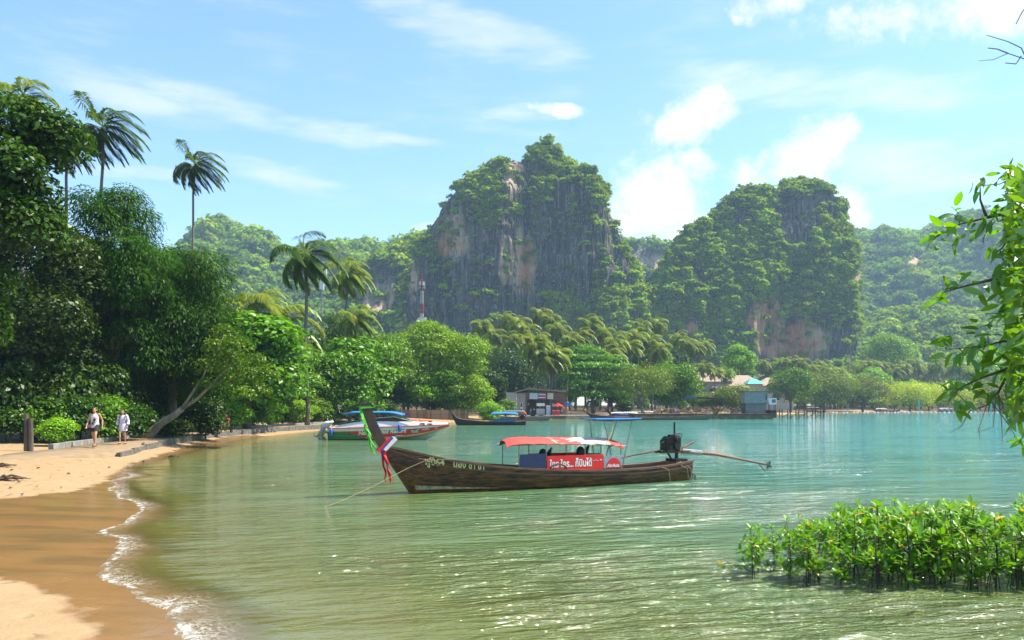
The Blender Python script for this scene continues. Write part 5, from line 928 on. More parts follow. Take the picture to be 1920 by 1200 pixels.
# posts, pickets
def stump(label, p, h, r, m, n=2):
    e = empty('old_post', p); tag(e, label, 'post')
    for k in range(n): MB().tube([(k * r * 1.9, .03 * k, -.1), (k * r * 1.9 + .02, 0, h * .5), (k * r * 1.9 - .01, 0, h * (1 - .12 * k))], [r, r * .95, r * .9], 8).build('stake', m, e)
stump('old grey wooden stake at the thicket edge', G(49, 846, .42), 1.62, .10, mat('grey_wood', (.13, .10, .075), .9, var=.4, bump=.5, stretch=(1, 1, .2)), 2); stump('pale squared gate post behind the leaning trunk', G(352, 809, .5) + Vector((0, .3, 0)), 1.05, .17, mat('pale_wood', (.40, .35, .28), .9, var=.3, bump=.4, stretch=(1, 1, .2)), 3)
pf = empty('picket_fence', P(246, 800, 47.5) - Vector((0, 0, P(246, 800, 47.5).z - .5))); tag(pf, 'grey picket fence half hidden in the thicket', 'fence'); pk = MB().prism([(-.05, 0), (.05, 0), (.05, 1.62), (0, 1.72), (-.05, 1.62)], -.015, .015, axis='y').mesh('picket', mat('picket_grey', (.30, .27, .22), .9, var=.4))
for k in range(15): link('picket', pk, pf, (k * .135, .02 * math.sin(k * 2), .02 * math.sin(k * 3.1)), (0, .03 * math.sin(k * 1.7), 0))
for z in (.45, 1.3): MB().box((.95, .05, z), (2.1, .04, .08)).build('rail', MATS['picket_grey'], pf)
# driftwood and leaf litter
DW = mat('driftwood', (.13, .085, .05), .9, var=.5, bump=.5); rg = random.Random(12)
def drift(label, p, L, n, name='driftwood', m=DW):
    e = empty(name, (p.x, p.y, gzp(p.x, p.y))); tag(e, label, 'driftwood')
    for k in range(n):
        a = rg.uniform(-.8, .8); l = L * rg.uniform(.5, 1); x = rg.uniform(-.2, .2) * L; MB().tube([(x - l / 2 * math.cos(a), -l / 2 * math.sin(a), .02), (x, rg.uniform(-.05, .05), rg.uniform(.03, .14) * (L / .8)), (x + l / 2 * math.cos(a), l / 2 * math.sin(a), rg.uniform(.0, .08))], [.015, rg.uniform(.02, .035), .008], 6).build('stick', m, e)
drift('tangle of driftwood at the edge of the wet sand', G(330, 852, .1), .9, 8); drift('long thin driftwood stick on the sand below the wall', G(390, 834, .15), 1.6, 1); drift('small scrap of driftwood near the long stick', G(392, 842, .1), .4, 3); drift('brown heap of dry leaves and sticks on the sand', G(12, 898, .25), 1.0, 14, 'debris_heap'); drift('small dark tuft of sticks on the sand', G(8, 875, .3), .8, 8, 'debris_heap')
for k, (px, py) in enumerate([(185, 882), (70, 910), (72, 881), (115, 910), (20, 915), (35, 905), (150, 868), (240, 866), (95, 893), (42, 926), (205, 872), (128, 886), (268, 858), (60, 866), (22, 886)]):
    p = G(px, py, .18); e = empty('fallen_leaf', (p.x, p.y, gzp(p.x, p.y) + .02), k); tag(e, 'curled dry leaf lying on the pale sand', 'leaf', 'dry leaves on the sand'); V, Q, r = leafquads(np.zeros((1, 3)), np.array([[0, .2, 1]]), .14, .09, np.random.default_rng(k), .5); link('blade', npmesh('dry_leaf', V, Q, [DW], {'rnd': r}), e)

# ------------------------------------------------------------------ people
SKIN = mat('skin', (.52, .25, .15), .55, var=.12, nscale=9); SKIND = mat('skin_tanned', (.26, .12, .07), .55, var=.12, nscale=9)
def remeshed(mb, name, m, parent, voxel, smooth=2, name2=None):
    me = mb.mesh(name); o = bpy.data.objects.new(name, me); COL.objects.link(o); md = o.modifiers.new('r', 'REMESH'); md.mode = 'VOXEL'; md.voxel_size = voxel
    sm = o.modifiers.new('s', 'SMOOTH'); sm.iterations = smooth; sm.factor = .5; out = bpy.data.meshes.new_from_object(o.evaluated_get(bpy.context.evaluated_depsgraph_get())); bpy.data.objects.remove(o)
    out.materials.clear(); out.materials.append(m); out.polygons.foreach_set('use_smooth', [True] * len(out.polygons)); return link(name, out, parent)
def loft_rings(mb, rings, n=14):
    V = [];
    for (c, rx, ry) in rings: V += [(c[0] + rx * math.cos(2 * math.pi * k / n), c[1] + ry * math.sin(2 * math.pi * k / n), c[2]) for k in range(n)]
    mb.add(V, [(i * n + k, i * n + (k + 1) % n, (i + 1) * n + (k + 1) % n, (i + 1) * n + k) for i in range(len(rings) - 1) for k in range(n)] + [tuple(reversed(range(n))), tuple((len(rings) - 1) * n + k for k in range(n))]); return mb
STAND = dict(pel=(0, 0, .95), che=(0, -.01, 1.32), nek=(0, -.01, 1.50), hed=(0, -.035, 1.64), shL=(.185, 0, 1.44), elL=(.25, .03, 1.16), wrL=(.27, -.04, .91), shR=(-.185, 0, 1.44), elR=(-.25, .04, 1.16), wrR=(-.26, -.03, .91),
             hiL=(.095, 0, .92), knL=(.105, -.03, .50), anL=(.11, .02, .09), hiR=(-.095, 0, .92), knR=(-.10, .0, .50), anR=(-.105, .05, .09))
def person(label, loc, rz, pose, h=1.75, skin=SKIN, voxel=.010, slim=1.0, hair_m=None, hair='short'):
    J = {k: Vector(v) for k, v in {**STAND, **pose}.items()}; e = empty('person', loc, rz, (h / 1.75,) * 3); tag(e, label, 'person'); mb = MB(); s = slim
    pe, ch, nk, hd = J['pel'], J['che'], J['nek'], J['hed']; mid = pe.lerp(ch, .5)
    loft_rings(mb, [(pe - Vector((0, 0, .10)), .13 * s, .10 * s), (pe, .165 * s, .115 * s), (mid, .135 * s, .095 * s), (ch, .165 * s, .11 * s), (ch.lerp(nk, .55), .15 * s, .085 * s), (nk, .06, .06)])
    mb.tube([nk - Vector((0, 0, .06)), nk, hd - Vector((0, -.01, .06))], [.062 * s, .055 * s, .055 * s], 10)
    mb.ell(hd + Vector((0, .008, .015)), (.074, .092, .105), 14, 10).ell(hd + Vector((0, -.035, -.055)), (.052, .055, .058), 12, 8).ell(hd + Vector((0, -.098, -.012)), (.013, .020, .024), 8, 6)
    for sx_ in (-1, 1): mb.ell(hd + Vector((sx_ * .077, .012, -.005)), (.012, .022, .032), 8, 6)
    for S_ in 'LR':
        sg = 1 if S_ == 'L' else -1; sh, el_, wr = J['sh' + S_], J['el' + S_], J['wr' + S_]; hi, kn, an = J['hi' + S_], J['kn' + S_], J['an' + S_]
        mb.ell(sh, (.062 * s, .06 * s, .062 * s), 10, 7).tube([ch.lerp(nk, .5), sh], [.07 * s, .058 * s], 8).tube([sh, sh.lerp(el_, .4), el_], [.055 * s, .050 * s, .038 * s], 10).ell(el_, (.038 * s,) * 3, 8, 6).tube([el_, el_.lerp(wr, .3), wr], [.038 * s, .040 * s, .026 * s], 10)
        d = (wr - el_).normalized(); palm_ = wr + d * .05; mb.ell(palm_, (.022, .038, .052), 10, 7); bend = Vector((-sg * .35, -.25, 0))
        for k, (oy, ln) in enumerate(((-.030, .066), (-.011, .074), (.010, .070), (.029, .056))): b0 = palm_ + d * .038 + Vector((0, oy, 0)); b1 = b0 + d * ln * .55 + bend * .02; mb.tube([b0 - d * .02, b0, b1, b1 + (d + bend).normalized() * ln * .5], [.010, .0105, .0095, .008], 6)
        b0 = palm_ + Vector((0, -.034, 0)) - d * .012; mb.tube([b0, b0 + Vector((-sg * .006, -.020, 0)) + d * .02, b0 + Vector((-sg * .012, -.026, 0)) + d * .05], [.013, .012, .009], 6)
        mb.ell(hi, (.088 * s, .092 * s, .10 * s), 10, 7).tube([hi, hi.lerp(kn, .4), kn], [.088 * s, .076 * s, .054 * s], 12).ell(kn, (.053 * s,) * 3, 10, 7).tube([kn, kn.lerp(an, .3), an], [.052 * s, .055 * s, .034 * s], 12)
        f = an + Vector((0, -.06, -.045)); mb.ell(an - Vector((0, -.015, .03)), (.036, .045, .045), 10, 7).ell(f, (.042, .105, .035), 12, 7)
    remeshed(mb, 'body', skin, e, voxel)
    hm = hair_m or mat('dark_hair', (.020, .013, .010), .5, var=.3, nscale=30); hb = MB().ell(hd + Vector((0, .022, .040)), (.083, .093, .092), 14, 9)
    if hair == 'long': hb.ell(hd + Vector((0, .06, -.06)), (.085, .06, .13), 12, 8).ell(hd + Vector((.055, .03, -.10)), (.03, .05, .11), 8, 6).ell(hd + Vector((-.055, .03, -.10)), (.03, .05, .11), 8, 6)
    remeshed(hb, 'hair', hm, e, max(voxel, .014))
    for sx_ in (-1, 1): MB().ell(hd + Vector((sx_ * .030, -.083, .012)), (.012, .008, .007), 8, 5).build('eye', hm, e)
    MB().ell(hd + Vector((0, -.091, -.062)), (.022, .006, .006), 8, 5).build('mouth', mat('lips', (.30, .08, .06), .5), e)
    return e, J
man, J = person('person in white tank top and dark shorts walking along the path', G(178, 837, .49), R(8), dict(knL=(.105, -.22, .53), anL=(.10, -.26, .11), knR=(-.10, .05, .50), anR=(-.10, .26, .14), elL=(.28, .10, 1.18), wrL=(.31, .02, .93), elR=(-.27, -.02, 1.17), wrR=(-.28, -.16, .96)), 1.80, hair_m=mat('brown_hair', (.07, .035, .02), .5, var=.3, nscale=30))
mb = loft_rings(MB(), [(Vector((0, 0, .84)), .185, .135), (Vector((0, 0, .95)), .182, .135), (Vector((0, 0, 1.13)), .165, .125), (Vector((0, -.01, 1.32)), .180, .128), (Vector((0, -.01, 1.42)), .150, .105), (Vector((0, -.01, 1.455)), .13, .08)]); tt = remeshed(mb, 'tank_top', mat('white_cotton', (.72, .66, .66), .85, var=.12, nscale=12), man, .012)
MB().ell((.03, -.135, 1.20), (.05, .012, .08), 10, 6).box((.02, -.140, 1.08), (.13, .006, .03)).ell((-.03, -.137, 1.02), (.055, .012, .035), 10, 6).build('shirt_print', mat('dark_print', (.03, .03, .06), .8), tt)
mb = MB()
for sg, S_ in ((1, 'L'), (-1, 'R')): mb.tube([J['hi' + S_] + Vector((0, 0, .05)), J['hi' + S_].lerp(J['kn' + S_], .25), J['hi' + S_].lerp(J['kn' + S_], .58)], [.105, .112, .108], 12)
loft_rings(mb, [(Vector((0, 0, .82)), .17, .12), (Vector((0, 0, 1.0)), .178, .128)]); remeshed(mb, 'shorts', mat('dark_shorts', (.022, .024, .030), .8, var=.3), man, .014)
for S_ in 'LR': a = J['an' + S_]; MB().box(a + Vector((0, -.06, -.085)), (.10, .28, .025)).tube([a + Vector((-.04, -.06, -.06)), a + Vector((0, -.10, -.01)), a + Vector((.04, -.06, -.06))], .012, 5).build('sandal', DARKW, man)
MB().tube([(.10, -.06, 1.47), (.02, -.145, 1.22), (-.13, -.13, .98)], .008, 5).build('bag_strap', DARKW, man); MB().box((-.19, -.13, .93), (.16, .06, .12)).build('waist_bag', mat('pink_bag', (.55, .12, .30), .6), man)
MB().tube([J['wrR'] + Vector((0, -.03, -.11)), J['wrR'] + Vector((-.02, -.10, -.13))], [.035, .03], 8).build('water_bottle', mat('pale_bottle', (.55, .66, .80), .3), man)
wom, J = person('person in short white dress with rucksack straps walking behind', G(230.5, 832, .49), R(6), dict(knL=(.095, -.04, .50), anL=(.09, .08, .10), knR=(-.095, -.16, .52), anR=(-.08, -.18, .10), elL=(.26, .02, 1.17), wrL=(.27, -.08, .95), elR=(-.27, .06, 1.17), wrR=(-.30, .04, .93)), 1.68, slim=.92, hair='long')
mb = loft_rings(MB(), [(Vector((0, 0, .66)), .215, .17), (Vector((0, 0, .80)), .205, .16), (Vector((0, 0, .95)), .19, .145), (Vector((0, 0, 1.10)), .155, .12), (Vector((0, -.01, 1.28)), .175, .13), (Vector((0, -.01, 1.42)), .165, .10), (Vector((0, -.01, 1.475)), .09, .07)])
for S_ in 'LR': mb.ell(J['sh' + S_], (.075, .075, .075), 10, 7).tube([J['sh' + S_], J['sh' + S_].lerp(J['el' + S_], .6), J['el' + S_], J['el' + S_].lerp(J['wr' + S_], .80)], [.070, .072, .075, .085], 12)
remeshed(mb, 'dress', mat('white_dress', (.66, .60, .70), .85, var=.10, nscale=14), wom, .013)
for sg in (-1, 1): MB().tube([(sg * .115, .02, 1.50), (sg * .125, -.115, 1.40), (sg * .14, -.125, 1.24), (sg * .165, -.06, 1.12)], .015, 5).build('rucksack_strap', DARKW, wom)
MB().ell((0, .17, 1.26), (.13, .07, .19), 10, 7).build('rucksack', mat('grey_bag', (.10, .10, .12), .8), wom)
for S_ in 'LR': a = J['an' + S_]; MB().box(a + Vector((0, -.06, -.085)), (.095, .26, .025)).tube([a + Vector((-.04, -.05, -.06)), a + Vector((0, -.09, -.01)), a + Vector((.04, -.05, -.06))], .012, 5).tube([a + Vector((-.038, .02, .0)), a + Vector((0, -.03, .01)), a + Vector((.038, .02, 0))], .01, 5).build('sandal', DARKW, wom)
SIT = dict(pel=(0, .10, .50), che=(0, .02, .86), nek=(0, -.02, 1.04), hed=(0, -.06, 1.18), shL=(.18, .02, .98), elL=(.24, -.10, .74), wrL=(.14, -.32, .60), shR=(-.18, .02, .98), elR=(-.24, -.10, .74), wrR=(-.12, -.32, .60), hiL=(.10, .08, .47), knL=(.13, -.36, .50), anL=(.12, -.34, .09), hiR=(-.10, .08, .47), knR=(-.13, -.36, .50), anR=(-.12, -.40, .09))
bench = empty('plank_bench', P(415, 800, 52.3) - Vector((0, 0, P(415, 800, 52.3).z - .49))); tag(bench, 'low plank bench under the dark tree by the path', 'bench'); MB().box((0, .12, .37), (1.6, .34, .05)).build('seat', DARKW, bench)
for sx_ in (-.65, .65): MB().box((sx_, .12, .17), (.08, .30, .35)).build('leg', DARKW, bench)
for k, (dx, rz_, lb) in enumerate(((-.33, R(14), 'person in red shirt sitting at the shaded bench end by the trunk'), (.38, R(-20), 'person in dark red top sitting turned on the shaded bench'))):
    pe_, J = person(lb, Vector(bench.location) + Vector((dx, -.02, 0)), rz_, SIT, 1.72, SKIND, .014, hair='short' if k == 0 else 'long')
    mb = loft_rings(MB(), [(J['pel'] - Vector((0, 0, .02)), .175, .13), (J['pel'].lerp(J['che'], .5), .155, .115), (J['che'], .18, .128), (J['che'].lerp(J['nek'], .6), .155, .10)])
    for S_ in 'LR': mb.tube([J['sh' + S_], J['sh' + S_].lerp(J['el' + S_], .55)], [.07, .066], 10)
    remeshed(mb, 'shirt', mat('red_shirt', (.50, .03, .03), .85, var=.2) if k == 0 else mat('dark_red_shirt', (.24, .03, .04), .85, var=.2), pe_, .016); mb = loft_rings(MB(), [(J['pel'] - Vector((0, 0, .10)), .16, .14), (J['pel'] + Vector((0, 0, .06)), .17, .13)])
    for S_ in 'LR': mb.tube([J['hi' + S_], J['hi' + S_].lerp(J['kn' + S_], .85)], [.105, .088], 10)
    remeshed(mb, 'trousers', MATS['dark_shorts'], pe_, .018)
for k, (px, lb, m__) in enumerate(((1056, 'person in orange top standing outside the shop', mat('orange_shirt', (.60, .16, .06), .85)), (1063.5, 'person in coral shirt standing next to the shop crates', mat('coral_shirt', (.66, .22, .12), .85)))):
    p = P(px, 780, 131.0); pe_, J = person(lb, (p.x, p.y, .62), R(-15 + 40 * k), {}, 1.72, SKIN, .025)
    mb = loft_rings(MB(), [(J['pel'] - Vector((0, 0, .08)), .18, .135), (J['che'], .185, .135), (J['nek'] - Vector((0, 0, .05)), .13, .10)]); remeshed(mb, 'shirt', m__, pe_, .03)

# ------------------------------------------------------------------ shop, fences, resort, masts
def strip_wall(name, label, pts, z0, z1, th, m, cat):
    e = empty(name, (pts[0].x, pts[0].y, 0)); tag(e, label, cat); o = pts[0]
    for a, b2 in zip(pts[:-1], pts[1:]): d = b2 - a; n = max(1, int(d.length / 2.4)); rz = math.atan2(d.y, d.x); [MB().box((a.x - o.x + d.x * (k + .5) / n, a.y - o.y + d.y * (k + .5) / n, (z0 + z1) / 2 + .01 * math.sin(k * 3)), (d.length / n - .03, th, z1 - z0), rz).build('panel', m, e) for k in range(n)]
strip_wall('sea_wall', 'low grey sea wall in front of the beach shop', [P(1000, 0, 131), P(1060, 0, 132), P(1135, 0, 137)], -.3, .60, .4, CONCD, 'wall')
pl = MB().prism([(P(985, 0, 132).x, 131.6), (P(1062, 0, 132).x, 132.4), (P(1140, 0, 138).x, 137.6), (P(1140, 0, 150).x, 150), (P(960, 0, 150).x, 150), (P(960, 0, 136).x, 136)], .2, .60).build('pavement', CONC); tag(pl, 'concrete apron in front of the beach shop', 'pavement', kind='structure')
pkf = empty('plank_fence', P(735, 0, 109) * 1); pkf.location.z = .3; tag(pkf, 'brown plank fence behind the speedboat bow', 'fence'); pm = [MB().box((0, 0, .72), (.235, .03, 1.44)).mesh('plank', m__) for m__ in (mat('plank_brown', (.30, .19, .12), .9, var=.3, nscale=2), mat('plank_tan', (.36, .245, .16), .9, var=.3, nscale=2), mat('plank_dark', (.22, .14, .095), .9, var=.3, nscale=2))]; rg = random.Random(2)
for k in range(46): link('plank', rg.choice(pm), pkf, (k * .245, 0, rg.uniform(-.05, .05)))
for z in (.3, 1.1): MB().box((5.5, .05, z), (11.3, .04, .1)).build('rail', MATS['plank_dark'], pkf)
shop = empty('beach_shop', P(968, 0, 138)); shop.location.z = .58; tag(shop, 'open fronted beach shop with sloping roof and sign boards', 'shop'); WALLG = mat('shop_wall', (.42, .40, .37), .8, var=.2); WALLB = mat('shop_brown', (.20, .125, .085), .8, var=.3)
MB().box((-.9, 3, 2.1), (1.9, 6, 4.2)).build('side_wall', WALLG, shop); MB().box((.9, 0, 2.05), (1.6, .25, 4.1)).build('front_pier', mat('clad_wall', (.33, .31, .28), .8, var=.3, nscale=3, stretch=(3, 3, .2)), shop); MB().box((5.2, 5.5, 2.2), (8.4, .2, 4.4)).build('back_wall', mat('shop_inside', (.16, .13, .11), .9), shop)
MB().prism([(-.2, 4.35), (2.0, 4.95), (9.2, 4.45), (9.2, 4.28), (2.0, 4.76), (-.2, 4.18)], -1.0, 6.0, axis='y').build('roof', mat('roof_sheet', (.30, .25, .21), .7, var=.3, nscale=2), shop); MB().box((5.4, .1, 3.75), (7.4, .15, .9)).build('fascia', WALLB, shop); MB().box((5.4, .08, 3.0), (7.4, .1, .3)).build('beam', WALLB, shop)
for x in (1.9, 4.2, 6.4, 9.0): MB().box((x, 0, 2.0), (.16, .16, 4.0)).build('post', WALLB, shop)
win = MB().box((.95, -.14, 1.35), (.45, .05, 1.9)).build('window', WHITEP, shop)
for z in (.85, 1.85): MB().box((.95, -.17, z), (.33, .03, .75)).build('pane', GLASSD, win)
SG = [mat('sign_paleblue', (.45, .60, .70), .5, var=.2, nscale=3), WHITEP, mat('sign_cream', (.62, .60, .48), .5, var=.2, nscale=3)]
for (x, w_, h_, m__, nm, tx, tm) in ((3.2, 1.5, 1.1, SG[0], 'blue_sign', 'TAXI', WHITEP), (4.75, 1.3, 1.0, SG[1], 'striped_sign', '', None), (6.3, 1.1, 1.15, SG[2], 'cream_sign', '', None)):
    s_o = MB().box((x, -.12, 3.55), (w_, .08, h_), ry=.04).build(nm, m__, shop)
    if nm == 'striped_sign':
        MB().box((x, -.17, 3.52), (1.26, .03, .30)).build('stripe', CLOTHB, s_o); [MB().box((x, -.17, 3.52 + q), (1.26, .03, .14)).build('stripe', CLOTHR, s_o) for q in (-.40, .40)]
MB().box((4.5, -.3, 1.95), (1.5, .06, .55)).build('counter_sign', WHITEP, shop); MB().box((4.5, -.2, .65), (1.6, .8, 1.1)).build('counter', mat('counter_grey', (.45, .47, .48), .5, var=.3), shop)
GOODS = [MATS['red_vinyl'], MATS['blue_tarpaulin'], WHITEP, MATS['rusty_iron'], SG[0], MATS['yellow_rope']]; rg = random.Random(8)
for k in range(16): MB().box((2.3 + k * .42, 1.2 + rg.random() * 1.5, .5 + rg.random() * 1.6), (.32, .25, rg.uniform(.4, 1.0))).build('shop_goods', rg.choice(GOODS), shop)
fr = empty('drinks_fridge', Vector(shop.location) + Vector((5.9, -.8, 0))); tag(fr, 'glass fronted drinks fridge outside the shop', 'fridge'); MB().box((0, 0, .9), (.7, .6, 1.8)).build('casing', WHITEP, fr); MB().box((0, -.31, .95), (.58, .03, 1.3)).build('glass_door', SG[0], fr)
um = empty('parasol', Vector(shop.location) + Vector((7.6, -1.6, 0))); tag(um, 'red parasol open beside the shop', 'parasol'); MB().tube([(0, 0, 0), (0, 0, 2.1)], .03, 6).build('pole', METAL, um)
mb = MB(); n = 10; mb.add([(0, 0, 2.25)] + [(1.0 * math.cos(k * .628), 1.0 * math.sin(k * .628), 1.72 - .06 * (k % 2)) for k in range(n)] + [(0, 0, 2.2)] + [(.98 * math.cos(k * .628), .98 * math.sin(k * .628), 1.66 - .06 * (k % 2)) for k in range(n)], [(0, 1 + k, 1 + (k + 1) % n) for k in range(n)] + [(n + 1, n + 2 + (k + 1) % n, n + 2 + k) for k in range(n)]); mb.build('canopy', REDP, um)
for k in range(2): e = empty('red_crate', Vector(shop.location) + Vector((6.9 + .75 * k, -1.7 + .2 * k, 0))); tag(e, ('red drinks crate stack under the parasol', 'red cool box beside the parasol pole')[k], 'crate'); MB().box((0, 0, .42), (.6, .5, .84)).build('box', REDP, e); MB().box((0, 0, .88), (.64, .54, .07)).build('lid', WHITEP, e)
bs = empty('blue_sign_board', P(1066, 0, 139)); bs.location.z = .6; tag(bs, 'blue board on posts beside the shop', 'sign'); MB().box((0, 0, 2.0), (1.1, .06, .6)).build('board', BLUEL, bs); [MB().tube([(x, .05, 0), (x, .05, 2.2)], .035, 5).build('post', DARKW, bs) for x in (-.45, .45)]
THATCH = mat('thatch', (.40, .30, .21), .95, var=.3, nscale=1.2, bump=.4, stretch=(1, 1, 3)); CREAM = mat('cream_wall', (.50, .42, .32), .85, var=.2)
def house(label, px, D, w_, d_, zw, zr, hip, wins=0, roof_m=THATCH):
    p = P(px, 0, D); g = gzp(p.x, D); e = empty('resort_house', (p.x, D, g)); tag(e, label, 'house'); wl = MB().box((0, 0, zw / 2), (w_, d_, zw)).build('wall', CREAM, e); a, c = w_ / 2 + .7, d_ / 2 + .7; r = w_ / 2 - hip
    mb = MB(); mb.add([(-a, -c, zw - .15), (a, -c, zw - .15), (a, c, zw - .15), (-a, c, zw - .15), (-r, 0, zr), (r, 0, zr)], [(0, 1, 5, 4), (1, 2, 5), (2, 3, 4, 5), (3, 0, 4), (3, 2, 1, 0)]); mb.build('roof', roof_m, e)
    for k in range(wins): wn = MB().box((-w_ / 2 + (k + .5) * w_ / wins, -d_ / 2 - .03, zw * .55), (w_ / wins * .55, .08, zw * .3)).build('window', GLASSD, e); MB().box((-w_ / 2 + (k + .5) * w_ / wins, -d_ / 2 - .08, zw * .38), (w_ / wins * .65, .1, .12)).build('sill', WHITEP, wn)
    return e
h = house('long thatched house with balustrade beside the palm', 1322, 232, 9.5, 7, 8.8, 11.6, 2.5, 4); [MB().box((-4.5 + k * .75, -3.7, 4.6), (.16, .16, 1.5)).build('baluster', WHITEP, h) for k in range(13)]; MB().box((0, -3.7, 5.4), (9.5, .2, .18)).build('handrail', WHITEP, h)
house('thatched house with hipped roof, biggest of the resort', 1366, 228, 9.5, 8, 7.0, 10.2, 4.2, 3); house('thatched house with hipped roof behind the biggest one', 1392, 250, 11, 8, 8.4, 11.6, 3.6, 3); house('small house with turquoise roof among the palms', 1412, 236, 4.2, 5, 8.5, 10.0, 1.2, 1, mat('turquoise_roof', (.06, .42, .36), .5)); house('thatched house at the edge of the mangroves', 1448, 262, 12, 8, 8.6, 11.4, 4, 3); house('thatched house high behind the dark rounded tree', 1300, 262, 9, 7, 10.6, 13.0, 3, 2)
tw = empty('radio_mast', P(791, 0, 262), 0, (.78, .78, 1)); tw.location.z = 1; tag(tw, 'red and white lattice radio mast before the tall tower', 'mast'); TR, TWH = mat('mast_red', (.42, .045, .03), .6), mat('mast_white', (.50, .48, .46), .6); segs = [0, 14, 28, 33.5, 37, 41.5, 45.5]
for i in range(6):
    z0, z1 = segs[i], segs[i + 1]; w0, w1 = .85 - .009 * z0, .85 - .009 * z1; mb = MB()
    for (a, b2) in ((-1, -1), (1, -1), (1, 1), (-1, 1)): mb.tube([(a * w0, b2 * w0, z0), (a * w1, b2 * w1, z1)], .10, 5)
    n = max(2, int((z1 - z0) / 1.5))
    for k in range(n):
        za, zb = z0 + (z1 - z0) * k / n, z0 + (z1 - z0) * (k + 1) / n; wa, wb = .85 - .009 * za, .85 - .009 * zb
        for (a, b2, c, d) in ((-1, -1, 1, -1), (1, -1, 1, 1), (1, 1, -1, 1), (-1, 1, -1, -1)): mb.tube([(a * wa, b2 * wa, za), (c * wb, d * wb, zb)], .08, 4); mb.tube([(a * wb, b2 * wb, zb), (c * wb, d * wb, zb)], .08, 4)
    mb.build('lattice_section', (TWH, TR, TWH, TR, TWH, TR)[i], tw)
MB().box((0, 0, 43.2), (2.6, 2.6, .2)).build('platform', RUST, tw); [MB().tube([(1.2 * math.cos(k * 1.05), 1.2 * math.sin(k * 1.05), 42.4), (1.2 * math.cos(k * 1.05), 1.2 * math.sin(k * 1.05), 44.8)], .22, 6).build('antenna', TWH, tw) for k in range(6)]; MB().tube([(0, 0, 45), (0, 0, 48)], .08, 5).build('spike', TR, tw)
MB().prism([(-2.6, 30.6), (-1.4, 32.0), (1.9, 32.2), (1.4, 30.7)], -2, 2, axis='y').build('shelter_roof', mat('shelter_white', (.66, .62, .60), .6, var=.2), tw)
fm_ = empty('floodlight_mast', P(603, 0, 104)); fm_.location.z = .8; tag(fm_, 'white mast with curved white panel among the palms', 'mast'); MB().tube([(0, 0, 0), (0, 0, 19.6)], [.14, .08], 7).build('pole', METAL, fm_); MB().prism([(-.45, 17.8), (-.15, 19.0), (.1, 19.3), (.1, 20.5), (.7, 20.6), (.75, 19.2), (.35, 18.6), (.3, 17.7)], -.15, .15, axis='y').build('panel', WHITEP, fm_); MB().tube([(-2.1, 0, 0), (-2.1, 0, 16.4)], .12, 6).build('side_pole', mat('pale_cyan', (.45, .62, .66), .5), fm_)
# ------------------------------------------------------------------ overhanging branch, mangrove saplings
def leaf_blade(L, W, m, seed, droop=.18, fold=.22, rows=5):
    """one pointed leaf with a folded midrib; base at the origin, along +x"""
    V, Q = [], []; rg_ = random.Random(seed)
    for i in range(rows + 1):
        t_ = i / rows; w_ = W / 2 * math.sin(math.pi * min(1, (.06 + .92 * t_)) ** .85) ** .8 * (1 if i < rows else .12); z = -droop * L * t_ * t_; V += [(t_ * L, -w_, z + w_ * fold), (t_ * L, 0, z), (t_ * L, w_, z + w_ * fold)]
    for i in range(rows): a = 3 * i; Q += [(a, a + 3, a + 4, a + 1), (a + 1, a + 4, a + 5, a + 2)]
    return npmesh('leaf', np.array(V), np.array(Q), [m], {'rnd': [rg_.random()] * len(V)}, True)
ot = empty('overhanging_tree', (8.6, 4.3, gzp(8.6, 4.3))); tag(ot, 'leafy tree whose sunlit branches hang in over the water', 'tree'); oo = Vector(ot.location); rg = random.Random(21)
def OP(px, py, D=7.0): return P(px, py, D) - oo
BR = [[(2300, 500, 5.6), (2060, 430, 6.4), (1960, 400, 6.8), (1905, 395, 7), (1850, 408, 7.1), (1800, 420, 7.1), (1755, 445, 7.1)], [(2060, 430, 6.4), (1960, 340, 6.8), (1915, 325, 7), (1875, 345, 7.1), (1840, 348, 7.1)], [(2300, 500, 5.6), (2040, 500, 6.5), (1930, 512, 6.9), (1870, 522, 7), (1815, 535, 7.0), (1770, 548, 7.0)], [(2040, 500, 6.5), (1960, 590, 6.8), (1925, 640, 6.9), (1895, 690, 6.9), (1872, 735, 6.9), (1850, 760, 6.9), (1822, 770, 6.9)],
      [(1925, 640, 6.9), (1880, 640, 6.8), (1840, 650, 6.8), (1775, 655, 6.8)], [(1895, 690, 6.9), (1850, 705, 6.8), (1810, 722, 6.8), (1780, 742, 6.8)], [(1960, 590, 6.8), (1945, 700, 6.6), (1930, 790, 6.6), (1912, 830, 6.6)], [(1850, 408, 7.1), (1838, 375, 7.2), (1838, 345, 7.2)], [(1905, 395, 7), (1890, 450, 6.9), (1875, 470, 6.9)], [(1960, 340, 6.8), (1945, 300, 6.9), (1920, 315, 6.8)]]
mb = MB(); mb.tube([(0, 0, -.3), (-.1, .1, 1.2), (.05, .3, 2.4), (-.05, .6, 3.6), (.1, .7, 5.2)], [.30, .24, .21, .17, .10], 10); mb.tube([(-.05, .6, 3.0), OP(2300, 500, 5.6)], [.14, .08], 8); mb.build('trunk', BARK, ot, True); ends = []
for i, b_ in enumerate(BR):
    pts = [OP(*q) for q in b_]; n = len(pts); r0 = (.045 if i in (0, 2) else .03 if i == 3 else .016); MB().tube(pts, [max(.0035, r0 * (1 - k / n) ** 1.3) for k in range(n)], 6).build('branch', BARK, ot, True)
    for a, b2 in zip(pts[:-1], pts[1:]): ends += [a.lerp(b2, u) for u in (0, .34, .67)]
    ends.append(pts[-1])
